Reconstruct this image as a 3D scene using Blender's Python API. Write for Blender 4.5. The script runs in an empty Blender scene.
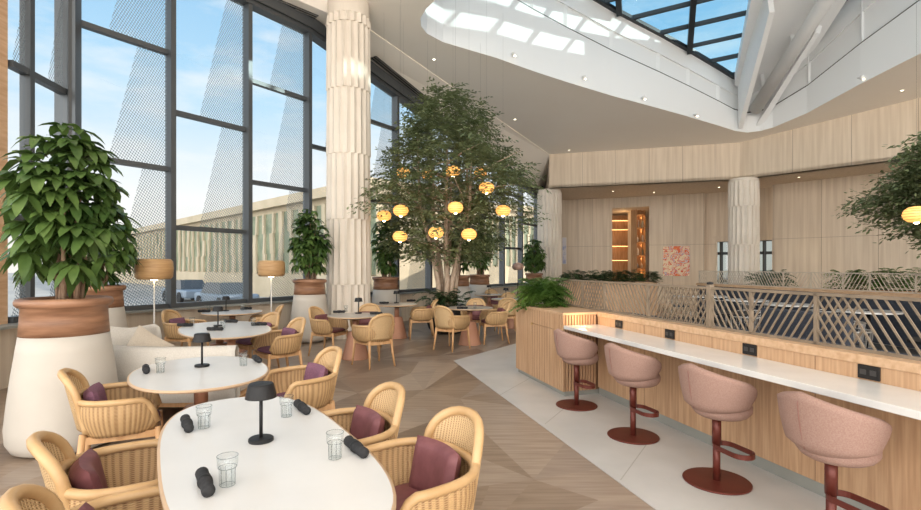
import bpy, math, random
from mathutils import Vector, Matrix
R = math.radians
rnd = random.Random(7)
F, CX, HY, CZ = 500.0, 460.5, 266.0, 1.6

# ------------------------------------------------------------ camera, sky, sun, added fill lamps
scn = bpy.context.scene
cam_d = bpy.data.cameras.new('camera')
cam_d.sensor_width = 36.0
cam_d.lens = 36.0 * F / 921.0
cam_d.shift_y = 11.0 / 921.0
cam_d.clip_start = 0.05
cam_d.clip_end = 500
cam = bpy.data.objects.new('camera', cam_d)
scn.collection.objects.link(cam)
cam.location = (0, 0, CZ)
cam.rotation_euler = (R(90), 0, 0)
scn.camera = cam
scn.view_settings.view_transform = 'Standard'
scn.view_settings.look = 'None'
scn.view_settings.gamma = 1.0
scn.view_settings.use_curve_mapping = False
scn.view_settings.exposure = 0.60
scn.cycles.max_bounces = 8
scn.cycles.diffuse_bounces = 4
scn.cycles.transparent_max_bounces = 24
scn.cycles.sample_clamp_indirect = 6.0
scn.cycles.use_denoising = True
try:
    scn.cycles.denoiser = 'OPENIMAGEDENOISE'
except Exception:
    pass

world = bpy.data.worlds.new('sky')
scn.world = world
world.use_nodes = True
wn, wl = world.node_tree.nodes, world.node_tree.links
wn.clear()
w_out = wn.new('ShaderNodeOutputWorld')
w_bg = wn.new('ShaderNodeBackground')
w_bg.inputs['Strength'].default_value = 0.80
w_tc = wn.new('ShaderNodeTexCoord')
w_sep = wn.new('ShaderNodeSeparateXYZ')
w_ramp = wn.new('ShaderNodeValToRGB')
w_ramp.color_ramp.elements[0].position = 0.0
w_ramp.color_ramp.elements[0].color = (0.93, 0.86, 0.76, 1)
w_ramp.color_ramp.elements[1].position = 0.75
w_ramp.color_ramp.elements[1].color = (0.13, 0.34, 0.62, 1)
for p_, c_ in ((0.12, (0.90, 0.89, 0.86, 1)), (0.30, (0.46, 0.69, 0.86, 1)), (0.5, (0.28, 0.53, 0.77, 1))):
    e_ = w_ramp.color_ramp.elements.new(p_)
    e_.color = c_
w_map = wn.new('ShaderNodeMapping')
w_map.inputs['Scale'].default_value = (1.6, 1.6, 5.5)
w_noise = wn.new('ShaderNodeTexNoise')
w_noise.inputs['Scale'].default_value = 2.2
w_noise.inputs['Detail'].default_value = 6
w_noise.inputs['Roughness'].default_value = 0.6
w_cr = wn.new('ShaderNodeValToRGB')
w_cr.color_ramp.elements[0].position = 0.46
w_cr.color_ramp.elements[0].color = (0, 0, 0, 1)
w_cr.color_ramp.elements[1].position = 0.72
w_cr.color_ramp.elements[1].color = (0.75, 0.75, 0.75, 1)
w_mix = wn.new('ShaderNodeMix')
w_mix.data_type = 'RGBA'
w_mix.inputs[7].default_value = (0.93, 0.90, 0.86, 1)
wl.new(w_tc.outputs['Generated'], w_sep.inputs[0])
wl.new(w_sep.outputs['Z'], w_ramp.inputs[0])
wl.new(w_tc.outputs['Generated'], w_map.inputs[0])
wl.new(w_map.outputs[0], w_noise.inputs[0])
wl.new(w_noise.outputs[0], w_cr.inputs[0])
wl.new(w_cr.outputs[0], w_mix.inputs[0])
wl.new(w_ramp.outputs[0], w_mix.inputs[6])
wl.new(w_mix.outputs[2], w_bg.inputs[0])
wl.new(w_bg.outputs[0], w_out.inputs[0])

def add_sun(name, d, energy, col, angle):
    l = bpy.data.lights.new(name, 'SUN')
    l.energy = energy
    l.color = col
    l.angle = R(angle)
    o = bpy.data.objects.new(name, l)
    o.rotation_euler = Vector(d).to_track_quat('-Z', 'Y').to_euler()
    scn.collection.objects.link(o)
    return o
add_sun('sun', (-0.90, 0.17, -0.36), 3.4, (1.0, 0.90, 0.76), 0.6)
add_sun('downward_fill', (0.25, 0.80, -0.45), 1.4, (1.0, 0.94, 0.87), 110)  # added soft fill lamp, brightens the interior while the visible sky stays as is
add_sun('upward_fill', (0.10, 0.90, 0.30), 4.3, (1.0, 0.92, 0.83), 150)  # added fill lamp aimed slightly upward, brightens ceiling and back walls

# ------------------------------------------------------------ helpers
def at(px, py, z):
    Y = (CZ - z) * F / (py - HY)
    return Vector(((px - CX) / F * Y, Y, z))

def onray(px, Y, z=0.0):
    return Vector(((px - CX) / F * Y, Y, z))

class MB:
    def __init__(s):
        s.v, s.f, s.mi, s.uv, s.cur = [], [], [], {}, 0
    def add(s, verts, faces, uvs=None):
        b = len(s.v)
        s.v.extend(tuple(v) for v in verts)
        for i, f in enumerate(faces):
            if uvs is not None:
                s.uv[len(s.f)] = [uvs[k] for k in f]
            s.f.append(tuple(b + k for k in f))
            s.mi.append(s.cur)
        return s
    def box(s, x0, x1, y0, y1, z0, z1, M=None):
        v = [Vector((x, y, z)) for z in (z0, z1) for y in (y0, y1) for x in (x0, x1)]
        if M is not None:
            v = [M @ p for p in v]
        return s.add(v, [(0, 2, 3, 1), (4, 5, 7, 6), (0, 1, 5, 4), (2, 6, 7, 3), (0, 4, 6, 2), (1, 3, 7, 5)])
    def prism(s, pts, z0, z1):
        n = len(pts)
        f0 = z0 if callable(z0) else (lambda x, y: z0)
        f1 = z1 if callable(z1) else (lambda x, y: z1)
        v = [(p[0], p[1], f0(p[0], p[1])) for p in pts] + [(p[0], p[1], f1(p[0], p[1])) for p in pts]
        f = [tuple(reversed(range(n))), tuple(range(n, 2 * n))]
        f += [(i, (i + 1) % n, n + (i + 1) % n, n + i) for i in range(n)]
        return s.add(v, f)
    def lathe(s, prof, n=32, c=(0, 0, 0), ex=1, ey=1, cap=True):
        v, f = [], []
        m = len(prof)
        for r, z in prof:
            for i in range(n):
                a = 2 * math.pi * i / n
                v.append((c[0] + r * ex * math.cos(a), c[1] + r * ey * math.sin(a), c[2] + z))
        for j in range(m - 1):
            for i in range(n):
                k = (i + 1) % n
                f.append((j * n + i, j * n + k, (j + 1) * n + k, (j + 1) * n + i))
        if cap:
            if prof[0][0] > 1e-5: f.append(tuple(reversed(range(n))))
            if prof[-1][0] > 1e-5: f.append(tuple(range((m - 1) * n, m * n)))
        return s.add(v, f)
    def tube(s, path, r, n=10, closed=False, cap=True):
        P = [Vector(p) for p in path]
        m = len(P)
        rr = r if isinstance(r, (list, tuple)) else [r] * m
        v, f = [], []
        T0 = (P[1] - P[0]).normalized()
        ref = Vector((0, 0, 1)) if abs(T0.z) < 0.9 else Vector((1, 0, 0))
        U = T0.cross(ref).normalized()
        for i in range(m):
            if closed:
                T = (P[(i + 1) % m] - P[i - 1]).normalized()
            else:
                T = (P[min(i + 1, m - 1)] - P[max(i - 1, 0)]).normalized()
            U = (U - T * U.dot(T))
            if U.length < 1e-6: U = T.orthogonal()
            U.normalize()
            W = T.cross(U)
            for k in range(n):
                a = 2 * math.pi * k / n
                v.append(P[i] + (U * math.cos(a) + W * math.sin(a)) * rr[i])
        for i in range(m if closed else m - 1):
            j = (i + 1) % m
            for k in range(n):
                l = (k + 1) % n
                f.append((i * n + k, i * n + l, j * n + l, j * n + k))
        if not closed and cap:
            f.append(tuple(reversed(range(n))))
            f.append(tuple(range((m - 1) * n, m * n)))
        return s.add(v, f)
    def bar(s, a, b, w, h, up=(0, 0, 1)):
        a, b = Vector(a), Vector(b)
        T = (b - a).normalized()
        U = Vector(up)
        S = T.cross(U)
        if S.length < 1e-5:
            S = T.cross(Vector((1, 0, 0)))
        S.normalize()
        U = S.cross(T).normalized()
        v = []
        for p in (a, b):
            for q, t in ((-1, -1), (1, -1), (1, 1), (-1, 1)):
                v.append(p + S * (q * w / 2) + U * (t * h / 2))
        return s.add(v, [(0, 3, 2, 1), (4, 5, 6, 7), (0, 1, 5, 4), (1, 2, 6, 5), (2, 3, 7, 6), (3, 0, 4, 7)])
    def grid(s, fn, nu, nv, closed_u=False):
        v, uv, f = [], [], []
        for j in range(nv + 1):
            for i in range(nu + (0 if closed_u else 1)):
                v.append(fn(i / nu, j / nv))
                uv.append((i / nu, j / nv))
        W = nu if closed_u else nu + 1
        for j in range(nv):
            for i in range(nu):
                k = (i + 1) % W
                f.append((j * W + i, j * W + k, (j + 1) * W + k, (j + 1) * W + i))
        return s.add(v, f, uv)
    def build(s, name, mat, parent=None, smooth=False, bevel=0, solid=0, sub=0, auto=None):
        me = bpy.data.meshes.new(name)
        me.from_pydata(s.v, [], s.f)
        mats = mat if isinstance(mat, (list, tuple)) else [mat]
        for m in mats:
            me.materials.append(m)
        if len(mats) > 1:
            me.polygons.foreach_set('material_index', s.mi)
        if s.uv:
            lay = me.uv_layers.new(name='UVMap')
            for p in me.polygons:
                if p.index in s.uv:
                    for li, u in zip(p.loop_indices, s.uv[p.index]):
                        lay.data[li].uv = u
        me.update()
        if smooth:
            me.polygons.foreach_set('use_smooth', [True] * len(me.polygons))
        o = bpy.data.objects.new(name, me)
        scn.collection.objects.link(o)
        if parent is not None:
            o.parent = parent
        if solid:
            m = o.modifiers.new('solid', 'SOLIDIFY')
            m.thickness = solid
            m.offset = 0
        if bevel:
            m = o.modifiers.new('bevel', 'BEVEL')
            m.width = bevel
            m.segments = 2
            m.limit_method = 'ANGLE'
            m.angle_limit = R(40)
        if sub:
            m = o.modifiers.new('sub', 'SUBSURF')
            m.levels = sub
            m.render_levels = sub
        return o

def tag(o, label, cat, group=None, kind=None):
    o['label'] = label
    o['category'] = cat
    if group: o['group'] = group
    if kind: o['kind'] = kind
    return o
def struct(o):
    o['kind'] = 'structure'
    return o
def empty(name, loc=(0, 0, 0), rz=0.0):
    o = bpy.data.objects.new(name, None)
    o.empty_display_size = 0.1
    scn.collection.objects.link(o)
    o.location = loc
    o.rotation_euler = (0, 0, rz)
    return o
def copy_tree(o, parent=None):
    c = o.copy()
    scn.collection.objects.link(c)
    if parent is not None:
        c.parent = parent
    for ch in list(o.children):
        copy_tree(ch, c)
    return c
class Kind:
    """first use places the prototype itself, later uses place copies"""
    def __init__(s, proto): s.p, s.used = proto, False
    def put(s, loc, rz, label, cat, group, scale=None):
        o = copy_tree(s.p) if s.used else s.p
        s.used = True
        o.location = loc
        o.rotation_euler = (0, 0, rz)
        return tag(o, label, cat, group)

# ------------------------------------------------------------ materials
def mat(name, col=(0.8, 0.8, 0.8), rough=0.6, metal=0.0, spec=0.5, emit=None, estr=0.0, trans=0.0):
    m = bpy.data.materials.new(name)
    m.use_nodes = True
    b = m.node_tree.nodes['Principled BSDF']
    b.inputs['Base Color'].default_value = (*col, 1)
    b.inputs['Roughness'].default_value = rough
    b.inputs['Metallic'].default_value = metal
    b.inputs['Specular IOR Level'].default_value = spec
    if emit:
        b.inputs['Emission Color'].default_value = (*emit, 1)
        b.inputs['Emission Strength'].default_value = estr
    if trans:
        b.inputs['Transmission Weight'].default_value = trans
    return m
def noise_mat(name, c1, c2, rough=0.6, scale=(1, 1, 1), nscale=4.0, detail=5, coord='Object', bump=0.0, metal=0.0, p0=0.35, p1=0.65, spec=0.5, rot=(0, 0, 0)):
    m = mat(name, c1, rough, metal, spec)
    n, l = m.node_tree.nodes, m.node_tree.links
    b = n['Principled BSDF']
    tc = n.new('ShaderNodeTexCoord')
    mp = n.new('ShaderNodeMapping')
    mp.inputs['Scale'].default_value = scale
    mp.inputs['Rotation'].default_value = rot
    nz = n.new('ShaderNodeTexNoise')
    nz.inputs['Scale'].default_value = nscale
    nz.inputs['Detail'].default_value = detail
    cr = n.new('ShaderNodeValToRGB')
    cr.color_ramp.elements[0].position = p0
    cr.color_ramp.elements[1].position = p1
    cr.color_ramp.elements[0].color = (*c1, 1)
    cr.color_ramp.elements[1].color = (*c2, 1)
    l.new(tc.outputs[coord], mp.inputs[0])
    l.new(mp.outputs[0], nz.inputs[0])
    l.new(nz.outputs[0], cr.inputs[0])
    l.new(cr.outputs[0], b.inputs['Base Color'])
    if bump:
        bp = n.new('ShaderNodeBump')
        bp.inputs['Strength'].default_value = bump
        bp.inputs['Distance'].default_value = 0.01
        l.new(nz.outputs[0], bp.inputs['Height'])
        l.new(bp.outputs[0], b.inputs['Normal'])
    return m

M = {}
M['ceiling'] = noise_mat('ceiling_plaster', (0.91, 0.845, 0.755), (0.93, 0.87, 0.785), 0.8, nscale=0.6)
M['white'] = mat('white_plaster', (0.80, 0.77, 0.72), 0.7)
M['well'] = mat('well_white', (0.80, 0.81, 0.81), 0.65)
M['dark_line'] = mat('shadow_gap', (0.03, 0.03, 0.03), 0.8)
M['panel'] = noise_mat('bleached_wood_panel', (0.60, 0.49, 0.37), (0.71, 0.60, 0.47), 0.6, scale=(3, 3, 0.12), nscale=3.5, detail=6)
M['oak'] = noise_mat('light_oak', (0.45, 0.265, 0.145), (0.59, 0.375, 0.22), 0.5, scale=(14, 14, 0.7), nscale=3.0, detail=6)
M['oak_dark'] = mat('slat_gap', (0.20, 0.10, 0.05), 0.7)
M['oak_h'] = noise_mat('oak_cap', (0.52, 0.32, 0.18), (0.63, 0.42, 0.26), 0.45, scale=(10, 1.2, 8), nscale=3.0, rot=(0, 0, R(-16)))
M['lattice'] = noise_mat('bronze_wood_lattice', (0.20, 0.155, 0.11), (0.27, 0.21, 0.15), 0.5, nscale=6)
M['lattice_pale'] = noise_mat('pale_lattice', (0.52, 0.45, 0.36), (0.60, 0.52, 0.42), 0.5, nscale=6)
M['frame'] = mat('window_frame_grey', (0.10, 0.108, 0.115), 0.4, 0.5)
M['frame_dark'] = mat('dark_bronze_frame', (0.035, 0.04, 0.045), 0.4, 0.4)
M['quartz'] = noise_mat('white_quartz', (0.70, 0.69, 0.67), (0.76, 0.75, 0.72), 0.18, nscale=3)
M['table'] = noise_mat('white_table_top', (0.70, 0.685, 0.66), (0.74, 0.725, 0.70), 0.25, nscale=2)
M['table_edge'] = mat('table_edge_oak', (0.55, 0.38, 0.24), 0.5)
M['grey_top'] = noise_mat('stone_table_top', (0.42, 0.37, 0.32), (0.50, 0.45, 0.39), 0.3, nscale=3)
M['black'] = mat('matt_black', (0.014, 0.014, 0.015), 0.6, 0, .3)
M['black_metal'] = mat('black_metal', (0.016, 0.016, 0.017), 0.5, 0.0, .3)
M['napkin'] = noise_mat('charcoal_napkin', (0.016, 0.016, 0.018), (0.03, 0.03, 0.032), 0.9, nscale=60)
M['copper'] = noise_mat('terracotta_metal', (0.42, 0.20, 0.12), (0.48, 0.24, 0.15), 0.42, nscale=3, metal=0.25)
M['maroon'] = noise_mat('maroon_leather', (0.17, 0.055, 0.06), (0.21, 0.075, 0.08), 0.55, nscale=18, bump=0.15)
M['plum'] = noise_mat('plum_fabric', (0.17, 0.07, 0.11), (0.23, 0.10, 0.15), 0.8, nscale=90)
M['rattan'] = noise_mat('rattan_pole', (0.52, 0.32, 0.145), (0.63, 0.415, 0.21), 0.4, nscale=7)
M['beech'] = noise_mat('beech_legs', (0.55, 0.30, 0.13), (0.66, 0.40, 0.20), 0.45, scale=(6, 6, 0.8), nscale=4)
M['pink'] = noise_mat('dusty_pink_felt', (0.31, 0.185, 0.145), (0.37, 0.235, 0.19), 0.9, nscale=140, detail=2)
M['rust'] = noise_mat('oxide_red_metal', (0.125, 0.026, 0.017), (0.155, 0.034, 0.022), 0.42, nscale=4, metal=0.3)
M['walnut'] = noise_mat('walnut_band', (0.20, 0.095, 0.05), (0.38, 0.20, 0.115), 0.42, scale=(1.2, 1.2, 9), nscale=2.2, detail=7)
M['pot'] = noise_mat('cream_ceramic', (0.53, 0.485, 0.425), (0.59, 0.545, 0.48), 0.6, nscale=1.5)
M['soil'] = noise_mat('soil', (0.03, 0.02, 0.014), (0.06, 0.04, 0.028), 0.95, nscale=30, bump=0.5)
M['bark'] = noise_mat('bark', (0.22, 0.13, 0.08), (0.36, 0.24, 0.16), 0.85, scale=(6, 6, 1.5), nscale=6, bump=0.4)
M['bark_pale'] = noise_mat('pale_bark', (0.40, 0.29, 0.20), (0.55, 0.42, 0.32), 0.85, scale=(6, 6, 1.5), nscale=6, bump=0.4)
def leaf_mat(name, c1, c2, rough=0.38):
    m = noise_mat(name, c1, c2, rough, nscale=3.5, detail=3, p0=0.3, p1=0.7)
    n, l = m.node_tree.nodes, m.node_tree.links
    b = n['Principled BSDF']
    out = n['Material Output']
    tr = n.new('ShaderNodeBsdfTranslucent')
    mx = n.new('ShaderNodeMixShader')
    mx.inputs[0].default_value = 0.25
    cr = [x for x in n if x.type == 'VALTORGB'][0]
    l.new(cr.outputs[0], tr.inputs[0])
    l.new(b.outputs[0], mx.inputs[1])
    l.new(tr.outputs[0], mx.inputs[2])
    l.new(mx.outputs[0], out.inputs[0])
    return m
M['leaf_big'] = leaf_mat('broad_leaf', (0.03, 0.075, 0.018), (0.14, 0.225, 0.055))
M['leaf_fine'] = leaf_mat('fine_leaf', (0.10, 0.145, 0.06), (0.30, 0.345, 0.17), 0.55)
M['leaf_fern'] = leaf_mat('fern_leaf', (0.07, 0.16, 0.03), (0.22, 0.36, 0.07))
M['leaf_dark'] = leaf_mat('dark_leaf', (0.03, 0.075, 0.025), (0.08, 0.15, 0.05))
M['sofa'] = noise_mat('oatmeal_fabric', (0.56, 0.52, 0.46), (0.64, 0.60, 0.54), 0.95, nscale=120, detail=2)
M['sofa_sand'] = noise_mat('sand_fabric', (0.50, 0.42, 0.33), (0.58, 0.50, 0.40), 0.95, nscale=120, detail=2)
M['navy'] = noise_mat('navy_fabric', (0.028, 0.035, 0.05), (0.045, 0.052, 0.07), 0.9, nscale=60)
M['steel'] = mat('grey_steel', (0.42, 0.40, 0.38), 0.35, 0.6)
M['white_metal'] = mat('white_metal', (0.75, 0.73, 0.70), 0.4)
M['brass'] = mat('brass', (0.60, 0.42, 0.18), 0.35, 0.8)
M['lantern'] = mat('lantern_glow', (0.9, 0.55, 0.2), 0.5, emit=(1.0, 0.44, 0.10), estr=0.9)
M['bulb'] = mat('bulb', (1, 0.9, 0.7), 0.5, emit=(1.0, 0.80, 0.45), estr=7.0)
M['spot_glow'] = mat('spot_glow', (1, 0.9, 0.7), 0.5, emit=(1.0, 0.84, 0.60), estr=5.0)
M['shade_wood'] = noise_mat('veneer_shade', (0.46, 0.26, 0.11), (0.58, 0.36, 0.17), 0.5, scale=(1, 1, 14), nscale=3)
M['plate'] = mat('outlet_plate', (0.022, 0.02, 0.019), 0.6, 0, .2)
M['plinth'] = noise_mat('grey_plinth', (0.26, 0.26, 0.23), (0.31, 0.31, 0.28), 0.5, nscale=2)
M['concrete'] = noise_mat('pale_terrazzo', (0.54, 0.525, 0.495), (0.63, 0.61, 0.58), 0.35, nscale=1.6, detail=8)
M['joint'] = mat('floor_joint', (0.46, 0.44, 0.40), 0.6)

def glass_mat(name, tint=(1, 1, 1), refl=0.06):
    m = bpy.data.materials.new(name)
    m.use_nodes = True
    n, l = m.node_tree.nodes, m.node_tree.links
    n.clear()
    out = n.new('ShaderNodeOutputMaterial')
    t = n.new('ShaderNodeBsdfTransparent')
    t.inputs[0].default_value = (*tint, 1)
    g = n.new('ShaderNodeBsdfGlossy')
    g.inputs['Roughness'].default_value = 0.02
    mx = n.new('ShaderNodeMixShader')
    mx.inputs[0].default_value = refl
    l.new(t.outputs[0], mx.inputs[1])
    l.new(g.outputs[0], mx.inputs[2])
    l.new(mx.outputs[0], out.inputs[0])
    return m
M['glass'] = glass_mat('clear_glass', (0.96, 0.985, 0.99), 0.04)
M['tumbler'] = glass_mat('tumbler_glass', (0.95, 0.96, 0.96), 0.05)
M['tumbler_rib'] = glass_mat('tumbler_rib', (0.72, 0.75, 0.75), 0.10)

def frit_mat():
    """glass printed with a slanted band of small hexagonal dots, uv = metres on the pane"""
    m = glass_mat('fritted_glass', (0.93, 0.97, 1.0), 0.04)
    n, l = m.node_tree.nodes, m.node_tree.links
    out = [x for x in n if x.type == 'OUTPUT_MATERIAL'][0]
    base = [x for x in n if x.type == 'MIX_SHADER'][0]
    uv = n.new('ShaderNodeUVMap')
    vo = n.new('ShaderNodeTexVoronoi')
    vo.inputs['Scale'].default_value = 28.0
    vo.inputs['Randomness'].default_value = 0.0
    mp = n.new('ShaderNodeMapping')
    mp.inputs['Rotation'].default_value = (0, 0, R(30))
    mp.inputs['Scale'].default_value = (1, 0.8, 1)
    l.new(uv.outputs[0], mp.inputs[0])
    l.new(mp.outputs[0], vo.inputs['Vector'])
    dot = n.new('ShaderNodeMath')
    dot.operation = 'GREATER_THAN'
    dot.inputs[1].default_value = 0.43
    l.new(vo.outputs['Distance'], dot.inputs[0])
    sep = n.new('ShaderNodeSeparateXYZ')
    l.new(uv.outputs[0], sep.inputs[0])
    # band: x + 0.30*y beyond a limit, repeats every bay (uv.x restarts in every bay)
    mul = n.new('ShaderNodeMath'); mul.operation = 'MULTIPLY_ADD'
    mul.inputs[1].default_value = -0.22
    l.new(sep.outputs['Y'], mul.inputs[0])
    l.new(sep.outputs['X'], mul.inputs[2])
    gt = n.new('ShaderNodeMath'); gt.operation = 'GREATER_THAN'
    gt.inputs[1].default_value = 0.55
    l.new(mul.outputs[0], gt.inputs[0])
    both = n.new('ShaderNodeMath'); both.operation = 'MULTIPLY'
    l.new(dot.outputs[0], both.inputs[0])
    l.new(gt.outputs[0], both.inputs[1])
    dens = n.new('ShaderNodeMath'); dens.operation = 'MULTIPLY'
    dens.inputs[1].default_value = 0.85
    l.new(both.outputs[0], dens.inputs[0])
    d = n.new('ShaderNodeBsdfDiffuse')
    d.inputs[0].default_value = (0.22, 0.27, 0.30, 1)
    mx = n.new('ShaderNodeMixShader')
    l.new(dens.outputs[0], mx.inputs[0])
    l.new(base.outputs[0], mx.inputs[1])
    l.new(d.outputs[0], mx.inputs[2])
    l.new(mx.outputs[0], out.inputs[0])
    return m
M['frit'] = frit_mat()

def cane_mat(name, c1, c2, fu, fv):
    m = mat(name, c1, 0.55)
    n, l = m.node_tree.nodes, m.node_tree.links
    b = n['Principled BSDF']
    uv = n.new('ShaderNodeUVMap')
    sep = n.new('ShaderNodeSeparateXYZ')
    l.new(uv.outputs[0], sep.inputs[0])
    outs = []
    for ax, fr in (('X', fu), ('Y', fv)):
        a = n.new('ShaderNodeMath'); a.operation = 'MULTIPLY'; a.inputs[1].default_value = fr * 2 * math.pi
        s_ = n.new('ShaderNodeMath'); s_.operation = 'SINE'
        l.new(sep.outputs[ax], a.inputs[0]); l.new(a.outputs[0], s_.inputs[0])
        outs.append(s_)
    ad = n.new('ShaderNodeMath'); ad.operation = 'MULTIPLY'
    l.new(outs[0].outputs[0], ad.inputs[0]); l.new(outs[1].outputs[0], ad.inputs[1])
    ab = n.new('ShaderNodeMath'); ab.operation = 'MULTIPLY_ADD'
    ab.inputs[1].default_value = 0.35; ab.inputs[2].default_value = 0.45
    l.new(ad.outputs[0], ab.inputs[0])
    a2 = n.new('ShaderNodeMath'); a2.operation = 'MULTIPLY_ADD'
    a2.inputs[1].default_value = 0.28
    l.new(outs[0].outputs[0], a2.inputs[0]); l.new(ab.outputs[0], a2.inputs[2])
    cr = n.new('ShaderNodeValToRGB')
    cr.color_ramp.elements[0].position = 0.05
    cr.color_ramp.elements[1].position = 0.6
    cr.color_ramp.elements[0].color = (*c1, 1)
    cr.color_ramp.elements[1].color = (*c2, 1)
    l.new(a2.outputs[0], cr.inputs[0])
    l.new(cr.outputs[0], b.inputs['Base Color'])
    bp = n.new('ShaderNodeBump')
    bp.inputs['Strength'].default_value = 0.5
    bp.inputs['Distance'].default_value = 0.006
    l.new(a2.outputs[0], bp.inputs['Height'])
    l.new(bp.outputs[0], b.inputs['Normal'])
    return m
M['cane'] = cane_mat('woven_cane', (0.28, 0.145, 0.055), (0.60, 0.39, 0.19), 46, 26)
M['cane_back'] = cane_mat('woven_cane_back', (0.34, 0.19, 0.075), (0.68, 0.48, 0.26), 26, 34)
from mathutils.geometry import tessellate_polygon
# ------------------------------------------------------------ the setting
def plane_c(x, y):      # sloping main ceiling
    return 7.4 - 0.0514 * (x + 2.2) - 0.1496 * (y - 12.3)
def plane_g(x, y):      # groove line round the skylight well
    return 13.12 - 0.124 * x - 0.306 * y
def plane_t(x, y):      # glazing plane of the skylight
    return 16.7 - 0.094 * x - 0.471 * y
def hit(px, py, fn):    # where a sight line meets a sloping plane
    tx, tz = (px - CX) / F, (HY - py) / F
    a0 = fn(0, 0); b = fn(1, 0) - a0; c = fn(0, 1) - a0
    Y = (a0 - CZ) / (tz - b * tx - c)
    return Vector((tx * Y, Y, CZ + tz * Y))

WX0, WS = -11.6, 0.679
WD = Vector((0.5617, 0.8273, 0)); WN = Vector((0.8273, -0.5617, 0))
def wpt(Y, z=0.0, off=0.0):
    p = Vector((WX0 + WS * Y, Y, z)) + WN * off
    return p
def head(Y):
    return 7.09 if Y < 11.72 else 7.09 - (Y - 11.72) * 0.242

# floor of triangular wood tiles
TONES = [((0.27, 0.195, 0.14), (0.36, 0.27, 0.20)), ((0.21, 0.15, 0.105), (0.29, 0.21, 0.15)), ((0.32, 0.24, 0.18), (0.41, 0.32, 0.245)),
         ((0.25, 0.18, 0.125), (0.34, 0.25, 0.18)), ((0.29, 0.22, 0.17), (0.37, 0.29, 0.225)), ((0.17, 0.12, 0.085), (0.25, 0.18, 0.13))]
fm = [noise_mat('parquet_tone', a, b, 0.33, scale=(0.9, 12, 1), nscale=2.2, detail=6, rot=(0, 0, R(17 + 37 * i))) for i, (a, b) in enumerate(TONES)]
fl = MB()
S = 0.98
ca, sa = math.cos(R(24)), math.sin(R(24))
def jit(i, j):
    q = random.Random(i * 9176 + j * 131 + 5)
    x, y = (i + q.uniform(-.3, .3)) * S, (j + q.uniform(-.3, .3)) * S
    return (x * ca - y * sa, x * sa + y * ca + 8, 0.0)
for i in range(-26, 28):
    for j in range(-26, 28):
        q = random.Random(i * 77 + j * 991)
        P = [jit(i, j), jit(i + 1, j), jit(i + 1, j + 1), jit(i, j + 1)]
        if max(p[0] for p in P) < -13 or min(p[0] for p in P) > 18 or max(p[1] for p in P) < -2 or min(p[1] for p in P) > 27: continue
        # keep the floor inside the glass line
        cxm, cym = sum(p[0] for p in P) / 4, sum(p[1] for p in P) / 4
        if cxm < WX0 + WS * cym - 0.9: continue
        if cxm < -6.9: continue
        k = q.random()
        tris = [(0, 1, 2), (0, 2, 3)] if k < .5 else [(0, 1, 3), (1, 2, 3)]
        for t in tris:
            fl.cur = q.randrange(len(fm))
            if q.random() < .5:
                a, b, c = [P[x] for x in t]
                m_ = tuple((b[n] + c[n]) / 2 for n in range(3))
                fl.add([a, b, m_], [(0, 1, 2)]); fl.cur = q.randrange(len(fm)); fl.add([a, m_, c], [(0, 1, 2)])
            else:
                fl.add([P[x] for x in t], [(0, 1, 2)])
struct(fl.build('floor', fm))
# pale stone strip along the bar
def barpt(t, n, z=0.0):   # t metres along the bar away from the camera, n metres out from its wall to the room
    return Vector((2.19 - 0.2741 * t - 0.9617 * n, 4.5 + 0.9617 * t - 0.2741 * n, z))
def barpt_(t, n): return tuple(barpt(t, n))[:2]
conc = MB()
poly = [(-0.116, 8.42), (1.95, 0.8), (3.3, 0.8), (0.55, 10.4), (1.4, 10.2), (3.7, 14.2), (3.0, 14.0), (1.11, 10.26)]
conc.prism([(-0.116, 8.42), (2.02, 0.55), (3.5, 0.3), (2.19 + .05, 4.55), (1.45, 7.4), (1.75, 11.2)], 0.001, 0.006)
struct(conc.build('trim_1', M['concrete']))
shade_sheet = MB(); shade_sheet.prism([(barpt_(-2.6, -.24)), barpt_(1.7, -.24), barpt_(4.6, -.24), (3.2, 15.5), (7.4, 15.7), (9.1, 7.6), (9.4, 1.5)], .001, .008)  # dark sheet over the floor, its colour stands in for shade behind the bar
struct(shade_sheet.build('trim_6', noise_mat('shaded_floor_sheet', (0.055, 0.052, 0.05), (0.085, 0.08, 0.076), .95, nscale=30)))
jn = MB()
for a, b in (((620.6, 480), (652, 437)), ((545, 424), (572, 402)), ((500, 395), (532, 377))):
    p, q_ = at(a[0], a[1], 0.006), at(b[0], b[1], 0.006)
    jn.bar(p, q_, 0.008, 0.002)
struct(jn.build('trim_2', M['joint']))

# ceiling with the skylight opening
edge_px = [(435, 0), (426, 9), (420.5, 18), (421, 26), (427, 33.5), (443, 42), (470, 50), (497, 58), (533, 71), (567, 82), (613, 96), (660, 108.5), (690, 117), (720, 126),
           (734, 130.5), (747, 132.5), (760, 131), (773, 127.5), (807, 113), (860, 84), (921, 53)]
loop = [hit(px, py, plane_c) for px, py in edge_px]
near = [(12.6, 8.5), (12.5, 3.5), (6.0, 3.2), (1.6, 6.8)]
loop += [Vector((x, y, plane_c(x, y))) for x, y in near]
crease = [(-7.0, 5.5), (-4.2, 9.6), (-2.2, 12.3), (3.5, 19.7)]
outer = [Vector((x, y, plane_c(x, y))) for x, y in
         [(-9.6, -6)] + crease + [(9.9, 17.7), (12.98, 14.1), (15.6, 11.0), (16.2, -6)]]
tri = tessellate_polygon([outer, loop])
allp = outer + loop
c = MB()
c.add(allp, [tuple(t) for t in tri])
up = [p + Vector((0, 0, 0.3)) for p in allp]
c.add(up, [tuple(t) for t in tri])
struct(c.build('ceiling', M['ceiling']))
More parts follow.
